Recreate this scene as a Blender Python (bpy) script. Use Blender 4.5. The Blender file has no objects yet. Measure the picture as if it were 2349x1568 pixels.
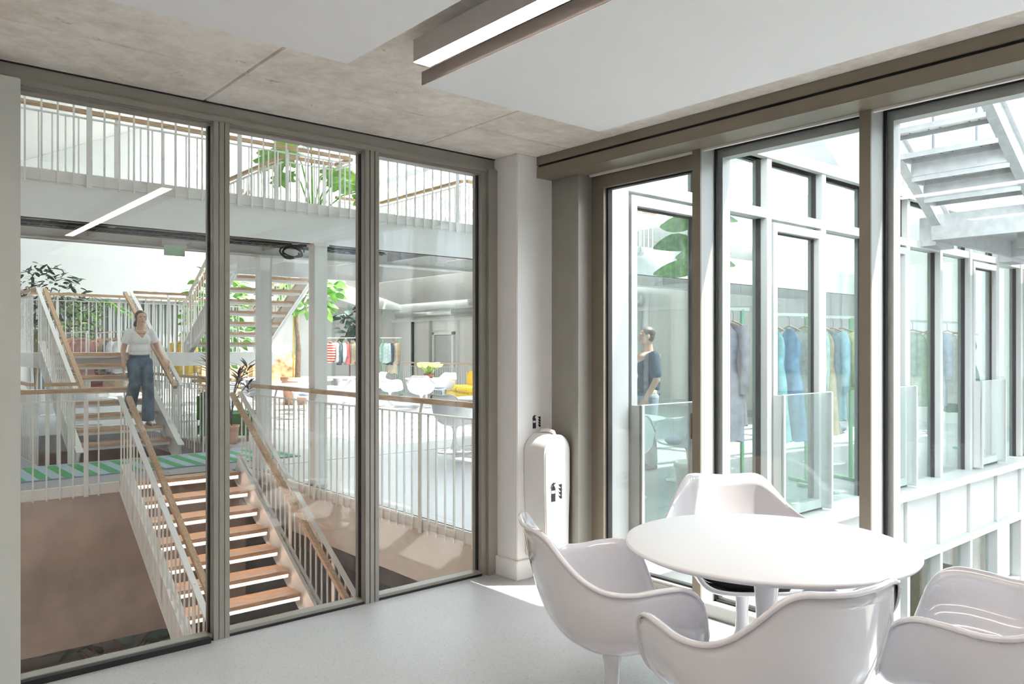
import bpy, bmesh, math, random
from mathutils import Vector, Matrix
random.seed(7)
sc = bpy.context.scene
COL = sc.collection
R = math.radians

# ------------------------------------------------------------------ camera
cam_d = bpy.data.cameras.new('camera')
cam = bpy.data.objects.new('camera', cam_d); COL.objects.link(cam)
cam.location = (0, 0, 1.5)
cam.rotation_euler = (R(90), 0, math.atan2(-0.65195, 0.75826))
cam_d.sensor_fit = 'HORIZONTAL'; cam_d.sensor_width = 36
cam_d.lens = 36 * 1803 / 2349
cam_d.shift_y = 16 / 2349
cam_d.clip_start = 0.05; cam_d.clip_end = 300
sc.camera = cam

# ------------------------------------------------------------------ sky, sun, exposure
w = bpy.data.worlds.new('sky'); sc.world = w; w.use_nodes = True
bg = w.node_tree.nodes['Background']
bg.inputs['Color'].default_value = (0.86, 0.93, 1.0, 1)
bg.inputs['Strength'].default_value = 2.7
sun_d = bpy.data.lights.new('sun', 'SUN'); sun = bpy.data.objects.new('sun', sun_d); COL.objects.link(sun)
sun_d.energy = 5.0; sun_d.angle = R(0.6); sun_d.color = (1.0, 0.95, 0.88)
SUNV = Vector((0.332, -0.284, 1.0)).normalized()          # towards the sun
sun.rotation_euler = SUNV.to_track_quat('Z', 'Y').to_euler()
sun.location = (10, -8, 20)
vs = sc.view_settings
vs.view_transform = 'Standard'; vs.look = 'None'; vs.gamma = 1; vs.use_curve_mapping = False
vs.exposure = 2.03
cy = sc.cycles
cy.max_bounces = 8; cy.diffuse_bounces = 5; cy.glossy_bounces = 3; cy.transparent_max_bounces = 20
cy.use_adaptive_sampling = True; cy.adaptive_threshold = 0.08; cy.adaptive_min_samples = 20
cy.transmission_bounces = 6; cy.use_denoising = True; cy.caustics_reflective = False; cy.caustics_refractive = False
cy.sample_clamp_indirect = 8.0

# ------------------------------------------------------------------ materials
MATS = {}
def nodes(name):
    m = bpy.data.materials.new(name); m.use_nodes = True
    nt = m.node_tree
    return m, nt, nt.nodes, nt.links, nt.nodes['Principled BSDF']
def flat(name, col, rough=0.5, metal=0.0, coat=0.0, noise=0.03, scale=30.0, bump=0.0, emit=0, emitcol=None, alpha=None, stretch=None):
    m, nt, N, L, p = nodes(name)
    p.inputs['Roughness'].default_value = rough; p.inputs['Metallic'].default_value = metal
    p.inputs['Coat Weight'].default_value = coat; p.inputs['Coat Roughness'].default_value = 0.04
    tc = N.new('ShaderNodeTexCoord'); mp = N.new('ShaderNodeMapping')
    L.new(tc.outputs['Object'], mp.inputs['Vector'])
    if stretch: mp.inputs['Scale'].default_value = stretch
    nz = N.new('ShaderNodeTexNoise'); nz.inputs['Scale'].default_value = scale; nz.inputs['Detail'].default_value = 4
    L.new(mp.outputs['Vector'], nz.inputs['Vector'])
    cr = N.new('ShaderNodeValToRGB')
    a = [max(0, c * (1 - noise * 2)) for c in col]; b = [min(1, c * (1 + noise * 2)) for c in col]
    cr.color_ramp.elements[0].position = 0.3; cr.color_ramp.elements[1].position = 0.7
    cr.color_ramp.elements[0].color = (*a, 1); cr.color_ramp.elements[1].color = (*b, 1)
    L.new(nz.outputs['Fac'], cr.inputs['Fac']); L.new(cr.outputs['Color'], p.inputs['Base Color'])
    if bump:
        bp = N.new('ShaderNodeBump'); bp.inputs['Strength'].default_value = bump; bp.inputs['Distance'].default_value = 0.01
        L.new(nz.outputs['Fac'], bp.inputs['Height']); L.new(bp.outputs['Normal'], p.inputs['Normal'])
    if emit:
        p.inputs['Emission Color'].default_value = (*(emitcol or col), 1); p.inputs['Emission Strength'].default_value = emit
    MATS[name] = m
    return m
def glass(name, tint, f0=0.045, haze=0.0):
    m = bpy.data.materials.new(name); m.use_nodes = True
    nt = m.node_tree; N = nt.nodes; L = nt.links
    N.remove(N['Principled BSDF']); out = N['Material Output']
    tr = N.new('ShaderNodeBsdfTransparent'); tr.inputs['Color'].default_value = (*tint, 1)
    gl = N.new('ShaderNodeBsdfGlossy'); gl.inputs['Roughness'].default_value = 0.0; gl.inputs['Color'].default_value = (1, 1, 1, 1)
    lw = N.new('ShaderNodeLayerWeight'); lw.inputs['Blend'].default_value = 0.5
    pw = N.new('ShaderNodeMath'); pw.operation = 'POWER'; pw.inputs[1].default_value = 5
    ml = N.new('ShaderNodeMath'); ml.operation = 'MULTIPLY_ADD'; ml.inputs[1].default_value = 1 - f0; ml.inputs[2].default_value = f0
    L.new(lw.outputs['Facing'], pw.inputs[0]); L.new(pw.outputs[0], ml.inputs[0])
    mx = N.new('ShaderNodeMixShader'); L.new(ml.outputs[0], mx.inputs['Fac'])
    L.new(tr.outputs[0], mx.inputs[1]); L.new(gl.outputs[0], mx.inputs[2]); L.new(mx.outputs[0], out.inputs['Surface'])
    MATS[name] = m
    return m
def speckle(name, base, dark, light, rough=0.45):
    m, nt, N, L, p = nodes(name)
    tc = N.new('ShaderNodeTexCoord')
    v = N.new('ShaderNodeTexVoronoi'); v.inputs['Scale'].default_value = 170
    L.new(tc.outputs['Object'], v.inputs['Vector'])
    n = N.new('ShaderNodeTexNoise'); n.inputs['Scale'].default_value = 1.3; n.inputs['Detail'].default_value = 5
    L.new(tc.outputs['Object'], n.inputs['Vector'])
    cr = N.new('ShaderNodeValToRGB'); e = cr.color_ramp.elements
    e[0].position = 0.0; e[0].color = (*dark, 1); e[1].position = 1.0; e[1].color = (*light, 1)
    e2 = e.new(0.22); e2.color = (*base, 1); e3 = e.new(0.82); e3.color = (*base, 1)
    L.new(v.outputs['Color'], cr.inputs['Fac'])
    mx = N.new('ShaderNodeMix'); mx.data_type = 'RGBA'; mx.blend_type = 'MULTIPLY'; mx.inputs['Factor'].default_value = 0.18
    L.new(cr.outputs['Color'], mx.inputs['A']); L.new(n.outputs['Fac'], mx.inputs['B'])
    L.new(mx.outputs['Result'], p.inputs['Base Color']); p.inputs['Roughness'].default_value = rough
    MATS[name] = m
    return m
def concrete(name, col, dark, rough=0.8):
    m, nt, N, L, p = nodes(name)
    tc = N.new('ShaderNodeTexCoord')
    n1 = N.new('ShaderNodeTexNoise'); n1.inputs['Scale'].default_value = 1.7; n1.inputs['Detail'].default_value = 9; n1.inputs['Roughness'].default_value = 0.68
    n2 = N.new('ShaderNodeTexNoise'); n2.inputs['Scale'].default_value = 11; n2.inputs['Detail'].default_value = 8; n2.inputs['Roughness'].default_value = 0.7
    v = N.new('ShaderNodeTexVoronoi'); v.inputs['Scale'].default_value = 4.6
    nd = N.new('ShaderNodeVectorMath'); nd.operation = 'MULTIPLY_ADD'; nd.inputs[1].default_value = (0.25, 0.25, 0.25)
    for t in (n1, n2): L.new(tc.outputs['Object'], t.inputs['Vector'])
    L.new(n2.outputs['Color'], nd.inputs[0]); L.new(tc.outputs['Object'], nd.inputs[2]); L.new(nd.outputs[0], v.inputs['Vector'])
    c1 = N.new('ShaderNodeValToRGB'); c1.color_ramp.elements[0].position = 0.38; c1.color_ramp.elements[1].position = 0.58
    c1.color_ramp.elements[0].color = (*dark, 1); c1.color_ramp.elements[1].color = (*col, 1)
    mixf = N.new('ShaderNodeMath'); mixf.operation = 'MULTIPLY_ADD'; mixf.inputs[1].default_value = 0.5
    sc2 = N.new('ShaderNodeMath'); sc2.operation = 'MULTIPLY'; sc2.inputs[1].default_value = 0.5
    L.new(n2.outputs['Fac'], sc2.inputs[0]); L.new(n1.outputs['Fac'], mixf.inputs[0]); L.new(sc2.outputs[0], mixf.inputs[2])
    L.new(mixf.outputs[0], c1.inputs['Fac'])
    c2 = N.new('ShaderNodeValToRGB'); c2.color_ramp.elements[0].position = 0.03; c2.color_ramp.elements[1].position = 0.09
    c2.color_ramp.elements[0].color = (0.55, 0.5, 0.46, 1); c2.color_ramp.elements[1].color = (1, 1, 1, 1)
    L.new(v.outputs['Distance'], c2.inputs['Fac'])
    mx = N.new('ShaderNodeMix'); mx.data_type = 'RGBA'; mx.blend_type = 'MULTIPLY'; mx.inputs['Factor'].default_value = 0.8
    L.new(c1.outputs['Color'], mx.inputs['A']); L.new(c2.outputs['Color'], mx.inputs['B'])
    L.new(mx.outputs['Result'], p.inputs['Base Color']); p.inputs['Roughness'].default_value = rough
    bp = N.new('ShaderNodeBump'); bp.inputs['Strength'].default_value = 0.15; bp.inputs['Distance'].default_value = 0.02
    L.new(n2.outputs['Fac'], bp.inputs['Height']); L.new(bp.outputs['Normal'], p.inputs['Normal'])
    MATS[name] = m
    return m
def stripes(name, ca, cb, period, axis_vec, rough=0.9):
    m, nt, N, L, p = nodes(name)
    tc = N.new('ShaderNodeTexCoord'); d = N.new('ShaderNodeVectorMath'); d.operation = 'DOT_PRODUCT'
    d.inputs[1].default_value = axis_vec; L.new(tc.outputs['Object'], d.inputs[0])
    f = N.new('ShaderNodeMath'); f.operation = 'MULTIPLY'; f.inputs[1].default_value = 1 / period; L.new(d.outputs['Value'], f.inputs[0])
    fr = N.new('ShaderNodeMath'); fr.operation = 'FRACT'; L.new(f.outputs[0], fr.inputs[0])
    gt = N.new('ShaderNodeMath'); gt.operation = 'GREATER_THAN'; gt.inputs[1].default_value = 0.5; L.new(fr.outputs[0], gt.inputs[0])
    mx = N.new('ShaderNodeMix'); mx.data_type = 'RGBA'; mx.inputs['A'].default_value = (*ca, 1); mx.inputs['B'].default_value = (*cb, 1)
    L.new(gt.outputs[0], mx.inputs['Factor']); L.new(mx.outputs['Result'], p.inputs['Base Color']); p.inputs['Roughness'].default_value = rough
    MATS[name] = m
    return m
def emission(name, col, strength):
    m, nt, N, L, p = nodes(name)
    p.inputs['Base Color'].default_value = (*col, 1); p.inputs['Emission Color'].default_value = (*col, 1)
    p.inputs['Emission Strength'].default_value = strength
    MATS[name] = m
    return m
flat('white_paint', (0.86, 0.85, 0.835), 0.55, noise=0.008, scale=3)
flat('gable_paint', (0.70, 0.69, 0.67), 0.6, noise=0.01, scale=2)
flat('facade_upper', (0.32, 0.34, 0.35), 0.5, noise=0.02, scale=3)
flat('post_paint', (0.60, 0.62, 0.58), 0.4, noise=0.01, scale=3)
flat('panel_white', (0.90, 0.91, 0.92), 0.6, noise=0.006, scale=2)
flat('greige_metal', (0.34, 0.325, 0.285), 0.42, metal=0.25, noise=0.02, scale=5)
flat('greige_backlit', (0.25, 0.215, 0.165), 0.4, metal=0.25, noise=0.02, scale=5)  # greige_metal again, with backlit shade put into the colour, for window-side frames
flat('black_rubber', (0.012, 0.012, 0.013), 0.6)
flat('lamp_body', (0.56, 0.535, 0.51), 0.5, metal=0.1, noise=0.01)
flat('panel_edge', (0.33, 0.29, 0.265), 0.6, noise=0.01)
flat('gloss_white', (0.765, 0.75, 0.775), 0.13, coat=1.0, noise=0.004, scale=2)
flat('table_white', (0.78, 0.765, 0.76), 0.5, coat=0.0, noise=0.004, scale=2)
flat('cushion_blue', (0.30, 0.34, 0.43), 0.9, noise=0.06, scale=160, bump=0.2)
flat('cushion_black', (0.012, 0.012, 0.015), 0.9, noise=0.1, scale=160)
flat('rail_white', (0.80, 0.775, 0.735), 0.5, noise=0.008, scale=4)
flat('steel_white', (0.82, 0.81, 0.785), 0.45, noise=0.008, scale=4)
flat('oak', (0.50, 0.325, 0.19), 0.45, noise=0.12, scale=7, stretch=(1.0, 9.0, 9.0))
flat('oak_y', (0.50, 0.325, 0.19), 0.45, noise=0.12, scale=7, stretch=(9.0, 1.0, 9.0))
flat('tread_oak', (0.56, 0.36, 0.225), 0.4, noise=0.12, scale=6, stretch=(1.0, 10.0, 10.0))
flat('bag_white', (0.84, 0.83, 0.81), 0.42, noise=0.01, scale=6, bump=0.05)
flat('ink_black', (0.015, 0.015, 0.018), 0.5)
flat('plaster_brown', (0.42, 0.315, 0.255), 0.75, noise=0.12, scale=1.6, bump=0.03)
flat('beige_beam', (0.66, 0.58, 0.50), 0.75, noise=0.03, scale=3)
flat('soffit_grey', (0.50, 0.50, 0.48), 0.7, noise=0.03, scale=3)
flat('alu_white', (0.46, 0.475, 0.46), 0.4, metal=0.1, noise=0.006, scale=4)
flat('alu_grey', (0.60, 0.64, 0.62), 0.4, metal=0.2, noise=0.01, scale=4)
flat('roof_steel', (0.36, 0.38, 0.38), 0.5, metal=0.1, noise=0.01)
flat('galv', (0.42, 0.44, 0.44), 0.45, metal=0.45, noise=0.05, scale=14)
flat('tray_wire', (0.16, 0.17, 0.18), 0.4, metal=0.7)
flat('cable', (0.02, 0.02, 0.022), 0.5)
flat('skin', (0.66, 0.41, 0.30), 0.5, noise=0.03, scale=12)
flat('hair_brown', (0.085, 0.05, 0.032), 0.45, noise=0.25, scale=60, stretch=(1, 1, 6))
flat('tee_white', (0.86, 0.86, 0.85), 0.8, noise=0.02, scale=25, bump=0.25)
flat('denim', (0.095, 0.15, 0.225), 0.85, noise=0.22, scale=9, bump=0.25)
flat('tee_navy', (0.05, 0.07, 0.11), 0.85, noise=0.05, scale=25, bump=0.2)
flat('lip', (0.42, 0.17, 0.15), 0.5)
flat('leaf_green', (0.17, 0.40, 0.06), 0.45, noise=0.22, scale=5)
flat('leaf_lime', (0.27, 0.50, 0.06), 0.45, noise=0.22, scale=5)
flat('leaf_dark', (0.02, 0.055, 0.022), 0.4, noise=0.25, scale=5)
flat('leaf_olive', (0.15, 0.17, 0.06), 0.5, noise=0.25, scale=5)
flat('leaf_purple', (0.075, 0.03, 0.04), 0.45, noise=0.25, scale=6)
flat('stem_brown', (0.26, 0.17, 0.10), 0.7, noise=0.15, scale=14)
flat('terracotta', (0.66, 0.36, 0.22), 0.75, noise=0.05, scale=7)
flat('duct_zinc', (0.70, 0.72, 0.71), 0.28, metal=0.8, noise=0.03, scale=4)
flat('dark_glass', (0.16, 0.18, 0.185), 0.15, noise=0.05, scale=2)
flat('green_velvet', (0.045, 0.19, 0.035), 0.9, noise=0.1, scale=9)
flat('yellow_fabric', (0.80, 0.56, 0.06), 0.85, noise=0.03, scale=9)
flat('orange_print', (0.80, 0.45, 0.26), 0.85, noise=0.35, scale=5)
flat('rack_green', (0.22, 0.52, 0.30), 0.4, noise=0.01)
flat('sign_green', (0.50, 0.74, 0.55), 0.3, noise=0.08, scale=5)
flat('yellow_petal', (0.80, 0.80, 0.22), 0.6, noise=0.08, scale=30)
flat('brown_pot', (0.22, 0.09, 0.05), 0.5)
flat('paving', (0.30, 0.30, 0.29), 0.8, noise=0.05, scale=6)
flat('corrugated', (0.27, 0.29, 0.32), 0.45, metal=0.15, noise=0.01, scale=3)
flat('interior_wall', (0.84, 0.82, 0.79), 0.7, noise=0.01, scale=2)
speckle('floor_grey', (0.55, 0.545, 0.54), (0.33, 0.33, 0.335), (0.68, 0.675, 0.67))
speckle('gallery_grey', (0.36, 0.365, 0.375), (0.32, 0.32, 0.33), (0.52, 0.52, 0.53), 0.35)
speckle('terrazzo_dark', (0.34, 0.325, 0.305), (0.15, 0.14, 0.14), (0.5, 0.49, 0.47), 0.35)
concrete('ceiling_concrete', (0.95, 0.92, 0.87), (0.74, 0.665, 0.58))
stripes('rug_stripe', (0.06, 0.33, 0.12), (0.36, 0.46, 0.52), 0.25, (1, 0, 0))
emission('lamp_glow', (1.0, 0.86, 0.75), 6.0)
emission('led_glow', (1.0, 0.80, 0.66), 3.0)
glass('clear_glass', (0.985, 0.99, 0.985))
glass('green_glass', (0.86, 0.915, 0.895), 0.075)
glass('edge_glass', (0.80, 0.92, 0.90), 0.06)
glass('roof_glass', (0.95, 0.965, 0.96), 0.03)

# ------------------------------------------------------------------ mesh helpers
W = {}
def _link(o, parent, basis=None):
    COL.objects.link(o)
    if basis is not None: o.matrix_basis = basis
    if parent is not None:
        o.parent = parent
        o.matrix_parent_inverse = W.get(parent.name, Matrix()).inverted()
    W[o.name] = o.matrix_basis.copy()
    return o
def mesh_from(name, verts, faces, mat, smooth=False):
    me = bpy.data.meshes.new(name); me.from_pydata(verts, [], faces); me.update()
    if mat: me.materials.append(MATS[mat] if isinstance(mat, str) else mat)
    if smooth: me.polygons.foreach_set('use_smooth', [True] * len(me.polygons))
    return me
def obj(name, me, parent=None, basis=None):
    return _link(bpy.data.objects.new(name, me), parent, basis)
def bm_obj(name, bm, mat, parent=None, smooth=False):
    me = bpy.data.meshes.new(name); bmesh.ops.recalc_face_normals(bm, faces=bm.faces[:]); bm.to_mesh(me); bm.free()
    me.materials.append(MATS[mat])
    if smooth: me.polygons.foreach_set('use_smooth', [True] * len(me.polygons))
    return obj(name, me, parent)
BF = [(0, 3, 2, 1), (4, 5, 6, 7), (0, 1, 5, 4), (1, 2, 6, 5), (2, 3, 7, 6), (3, 0, 4, 7)]
def bxv(x0, x1, y0, y1, z0, z1):
    return [(x0, y0, z0), (x1, y0, z0), (x1, y1, z0), (x0, y1, z0), (x0, y0, z1), (x1, y0, z1), (x1, y1, z1), (x0, y1, z1)]
def box(name, x0, x1, y0, y1, z0, z1, mat, parent=None, bev=0.0):
    if bev:
        bm = bmesh.new(); vs_ = [bm.verts.new(v) for v in bxv(x0, x1, y0, y1, z0, z1)]
        for f in BF: bm.faces.new([vs_[i] for i in f])
        bmesh.ops.bevel(bm, geom=bm.edges[:], offset=bev, segments=2, affect='EDGES')
        return bm_obj(name, bm, mat, parent)
    return obj(name, mesh_from(name, bxv(x0, x1, y0, y1, z0, z1), BF, mat), parent)
def beam_verts(p, q, w_, h_, up=(0, 0, 1)):
    p = Vector(p); q = Vector(q); d = (q - p).normalized(); u = Vector(up)
    s = d.cross(u).normalized(); u = s.cross(d).normalized()
    V = []
    for c in (p, q):
        for a, b in ((-1, -1), (1, -1), (1, 1), (-1, 1)): V.append(c + s * a * w_ / 2 + u * b * h_ / 2)
    return V
def beam(name, p, q, w_, h_, mat, parent=None, up=(0, 0, 1)):
    return obj(name, mesh_from(name, beam_verts(p, q, w_, h_, up), BF, mat), parent)
def prism(name, poly, axis, a, b, mat, parent=None):
    n = len(poly); V = []
    for t in (a, b):
        for (u, v) in poly:
            V.append({'x': (t, u, v), 'y': (u, t, v), 'z': (u, v, t)}[axis])
    F = [tuple(range(n))[::-1], tuple(range(n, 2 * n))] + [(i, (i + 1) % n, n + (i + 1) % n, n + i) for i in range(n)]
    bm = bmesh.new(); vs_ = [bm.verts.new(v) for v in V]
    for f in F: bm.faces.new([vs_[i] for i in f])
    return bm_obj(name, bm, mat, parent)
def tube_data(pts, r, n=8, closed=False):
    pts = [Vector(p) for p in pts]; V = []; F = []
    rr = r if isinstance(r, (list, tuple)) else [r] * len(pts)
    prev = None
    for i, p in enumerate(pts):
        if closed: d = pts[(i + 1) % len(pts)] - pts[i - 1]
        else: d = pts[min(i + 1, len(pts) - 1)] - pts[max(i - 1, 0)]
        d.normalize()
        if prev is None:
            a = Vector((0, 0, 1)) if abs(d.z) < 0.9 else Vector((1, 0, 0))
            s = d.cross(a).normalized()
        else: s = (prev - d * prev.dot(d)).normalized()
        prev = s; t = d.cross(s)
        for k in range(n):
            an = 2 * math.pi * k / n; V.append(p + (s * math.cos(an) + t * math.sin(an)) * rr[i])
    m = len(pts)
    for i in range(m if closed else m - 1):
        for k in range(n):
            F.append((i * n + k, i * n + (k + 1) % n, ((i + 1) % m) * n + (k + 1) % n, ((i + 1) % m) * n + k))
    if not closed: F += [tuple(range(n))[::-1], tuple(range((m - 1) * n, m * n))]
    return V, F
def tube(name, pts, r, mat, parent=None, n=8, closed=False):
    V, F = tube_data(pts, r, n, closed)
    return obj(name, mesh_from(name, V, F, mat, True), parent)
def lathe_data(prof, n=32, c=(0, 0, 0)):
    V = []; F = []
    for (r, z) in prof:
        for k in range(n):
            a = 2 * math.pi * k / n; V.append((c[0] + r * math.cos(a), c[1] + r * math.sin(a), c[2] + z))
    for i in range(len(prof) - 1):
        for k in range(n): F.append((i * n + k, i * n + (k + 1) % n, (i + 1) * n + (k + 1) % n, (i + 1) * n + k))
    F += [tuple(range(n))[::-1], tuple(range((len(prof) - 1) * n, len(prof) * n))]
    return V, F
def lathe(name, prof, mat, parent=None, n=32, c=(0, 0, 0), smooth=True):
    V, F = lathe_data(prof, n, c)
    o = obj(name, mesh_from(name, V, F, mat, smooth), parent)
    return o
def quads(name, items, mat, parent=None, smooth=False):        # several (verts, faces) joined in one mesh
    V = []; F = []
    for v, f in items:
        b = len(V); V += list(v); F += [tuple(i + b for i in q) for q in f]
    return obj(name, mesh_from(name, V, F, mat, smooth), parent)
def empty(name, loc=(0, 0, 0), parent=None):
    o = bpy.data.objects.new(name, None); o.empty_display_size = 0.1
    return _link(o, parent, Matrix.Translation(loc))
def tag(o, label=None, cat=None, group=None, kind=None):
    if label: o['label'] = label
    if cat: o['category'] = cat
    if group: o['group'] = group
    if kind: o['kind'] = kind
    return o
def thing(name, label, cat, loc=(0, 0, 0), group=None):
    return tag(empty(name, loc), label, cat, group)
def structure(o, label=None):
    o['kind'] = 'structure'
    if label: o['label'] = label
    return o
def children_of(root):
    return [c for c in bpy.data.objects if c.parent == root]
def copy_tree(o, parent=None, kids=None):
    c = o.copy(); COL.objects.link(c)
    if parent: c.parent = parent
    for ch in (o.children): copy_tree(ch, c)
    return c
def pose(o, loc, rz=0.0, s=1.0):
    o.location = loc; o.rotation_euler = (0, 0, rz); o.scale = (s, s, s)
def crom(P, n):
    P = [Vector(p) for p in P]; out = []
    ext = [P[0] * 2 - P[1]] + P + [P[-1] * 2 - P[-2]]
    for i in range(len(P) - 1):
        a, b, c, d = ext[i:i + 4]
        for k in range(n):
            t = k / n
            out.append(0.5 * ((2 * b) + (c - a) * t + (2 * a - 5 * b + 4 * c - d) * t * t + (3 * b - a - 3 * c + d) * t ** 3))
    out.append(P[-1]); return out

# ================================================================== THE MEETING ROOM
CEIL = 2.77
GY = 4.075            # room face of the glazed partition
XF = 3.70             # room face of the facade mullions
XG = 3.85             # facade glass
X0, Y0 = -2.6, -3.0

fl = structure(box('floor', X0, 3.95, Y0, 4.17, -0.3, 0.0, 'floor_grey'), 'speckled light grey floor of the meeting room')
ce = structure(empty('ceiling'), 'board-marked beige concrete ceiling')
box('ceiling_backing', X0, 3.9, Y0, 4.3, CEIL + 0.012, 3.1, 'ceiling_concrete', ce)
xs = [X0, -1.23, 0.10, 1.43, 2.76, 3.9]; ys = [Y0, -1.74, 0.91, 3.56, 4.3]
for i in range(5):
    for j in range(4):
        g = 0.006
        box('concrete_panel', xs[i] + g, xs[i + 1] - g, ys[j] + g, ys[j + 1] - g, CEIL + random.uniform(-0.002, 0.003), CEIL + 0.02, 'ceiling_concrete', ce, 0.003)
structure(box('wall_back', X0, 3.9, Y0 - 0.15, Y0, -0.3, 3.1, 'white_paint'), 'white wall behind the viewer')
structure(box('wall_left', X0 - 0.15, X0, Y0 - 0.15, 4.3, -0.3, 3.1, 'white_paint'), 'white side wall of the meeting room')
structure(box('wall_front', X0, 0.50, 4.06, 4.17, 0, CEIL, 'white_paint'), 'white wall beside the glazed partition')

# glazed partition towards the atrium: header, posts, three panes
px = [(0.50, 0.607), (1.47, 1.556), (2.356, 2.453), (3.24, 3.352)]
tr = structure(empty('trim_1', (1.9, GY, CEIL)), 'greige metal header above the glazed partition')
box('header_fascia', 0.40, 3.352, GY + 0.005, GY + 0.10, 2.665, CEIL, 'greige_metal', tr)
box('header_lip', 0.40, 3.352, GY - 0.012, GY + 0.02, 2.672, 2.70, 'greige_metal', tr)
box('header_shadow_gap', 0.40, 3.352, GY - 0.004, GY + 0.008, CEIL - 0.007, CEIL, 'black_rubber', tr)
structure(box('trim_2', 0.50, 0.607, GY - 0.10, GY + 0.10, 0, 2.675, 'post_paint', None, 0.004), 'pale post at the end of the partition')
for i, (a, b) in enumerate(px[1:3]):
    t = structure(empty('trim_%d' % (3 + i), ((a + b) / 2, GY, 0)), ['greige metal mullion nearest the pale end post', 'greige metal mullion nearest the white pillar'][i])
    box('mullion_core', a, b, GY + 0.0, GY + 0.10, 0, 2.675, 'greige_metal', t)
    for k in range(3):
        c = a + (b - a) * (k + 0.5) / 3
        box('mullion_rib', c - 0.0125, c + 0.0125, GY - 0.012, GY, 0, 2.675, 'greige_metal', t)
    box('gasket', a - 0.006, a, GY + 0.038, GY + 0.06, 0.03, 2.66, 'black_rubber', t)
t = structure(empty('trim_5', (3.3, GY, 0)), 'greige metal end post beside the white pillar')
box('mullion_core', 3.24, 3.352, GY + 0.0, GY + 0.10, 0, 2.675, 'greige_metal', t)
box('mullion_rib', 3.275, 3.352, GY - 0.03, GY, 0, 2.69, 'greige_metal', t)
box('gasket', 3.232, 3.24, GY + 0.038, GY + 0.06, 0.03, 2.66, 'black_rubber', t)
for i in range(3):
    a, b = px[i][1], px[i + 1][0]
    wn = structure(empty('window_%d' % (i + 1), ((a + b) / 2, GY, 0)), ['tall interior glass pane in front of the stairs', 'tall interior glass pane between two mullions', 'tall interior glass pane beside the white pillar'][i])
    box('pane', a, b, GY + 0.050, GY + 0.062, 0.02, 2.668, 'clear_glass', wn)
    box('bottom_rail', a, b, GY + 0.005, GY + 0.075, 0.0, 0.030, 'greige_metal', wn)
    box('bottom_gasket', a, b, GY - 0.004, GY + 0.006, 0.0, 0.012, 'black_rubber', wn)
    box('top_bead', a, b, GY + 0.02, GY + 0.095, 2.655, 2.672, 'greige_metal', wn)
tag(box('draught_strip', 0.62, 1.45, GY - 0.035, GY - 0.004, 0.0, 0.028, 'black_rubber'), 'black rubber strip on the floor along the partition', 'strip')

# pillar in the corner
structure(box('column', 3.35, 3.68, 3.845, 4.17, 0, CEIL, 'white_paint', None, 0.004), 'white plastered pillar in the corner')
bs = structure(empty('baseboard_pillar', (3.5, 3.84, 0)), 'white skirting round the pillar')
box('skirting_board', 3.335, 3.35, 3.846, 4.075, 0, 0.125, 'white_paint', bs, 0.003)
box('skirting_board', 3.335, 3.665, 3.83, 3.845, 0, 0.125, 'white_paint', bs, 0.003)

# facade (right) wall: track box, jamb panel, mullions, door and panes
t = structure(empty('trim_6', (3.6, 0.5, CEIL)), 'greige metal track box along the top of the windows')
box('upper_fascia', 3.52, 3.87, Y0, 3.845, 2.715, CEIL, 'greige_backlit', t, 0.002)
box('track_slot', 3.535, 3.87, Y0, 3.84, 2.70, 2.715, 'black_rubber', t)
box('lower_fascia', 3.52, 3.72, Y0, 3.845, 2.632, 2.70, 'greige_backlit', t, 0.002)
box('soffit_liner', 3.72, 3.87, Y0, 3.845, 2.655, 2.70, 'greige_metal', t)
box('blind_rail', 3.725, 3.745, Y0, 3.56, 2.622, 2.655, 'rail_white', t)
t = structure(empty('trim_7', (3.7, 3.7, 0)), 'greige metal jamb panel between pillar and glass door')
box('jamb_panel', 3.66, 3.78, 3.64, 3.845, 0, 2.632, 'greige_metal', t)
box('jamb_trim', 3.645, 3.66, 3.58, 3.64, 0, 2.645, 'greige_metal', t)
box('jamb_return', 3.66, 3.77, 3.58, 3.64, 0, 2.64, 'greige_metal', t)
box('jamb_filler', 3.77, 3.88, 3.58, 3.845, 0, 2.70, 'greige_metal', t)
t = structure(empty('trim_8', (3.72, 0, 0)), 'pale metal sill rail under the windows')
box('sill_front', 3.70, 3.72, Y0, 2.726, 0, 0.075, 'alu_white', t, 0.003)
box('sill_top', 3.72, 3.87, Y0, 3.58, 0.0, 0.05, 'alu_white', t, 0.003)
box('sill_front', 3.76, 3.78, 2.726, 3.58, 0, 0.085, 'greige_metal', t, 0.003)
d = structure(empty('door_1', (3.8, 3.1, 0)), 'glass door with greige metal frame onto the courtyard')
box('door_frame_stile', 3.77, 3.85, 3.475, 3.58, 0.05, 2.655, 'greige_backlit', d)
box('door_frame_head', 3.77, 3.85, 2.745, 3.475, 2.545, 2.655, 'greige_backlit', d)
box('door_frame_stile', 3.775, 3.85, 2.72, 2.745, 0.05, 2.655, 'greige_backlit', d)
box('door_bottom_rail', 3.77, 3.85, 2.745, 3.475, 0.05, 0.10, 'alu_white', d)
for nm, y0, y1, z0, z1 in (('gasket', 3.462, 3.475, 0.1, 2.545), ('gasket', 2.745, 3.475, 2.535, 2.547), ('gasket', 2.745, 3.475, 0.10, 0.112)):
    box(nm, 3.80, 3.84, y0, y1, z0, z1, 'black_rubber', d)
box('pane', 3.815, 3.830, 2.745, 3.475, 0.10, 2.545, 'clear_glass', d)
h = box('door_handle', 3.735, 3.765, 2.752, 2.775, 0.98, 1.13, 'greige_backlit', d, 0.006)
MY = [2.70, 1.736, 0.776, -0.184, -1.144, -2.104]
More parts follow.
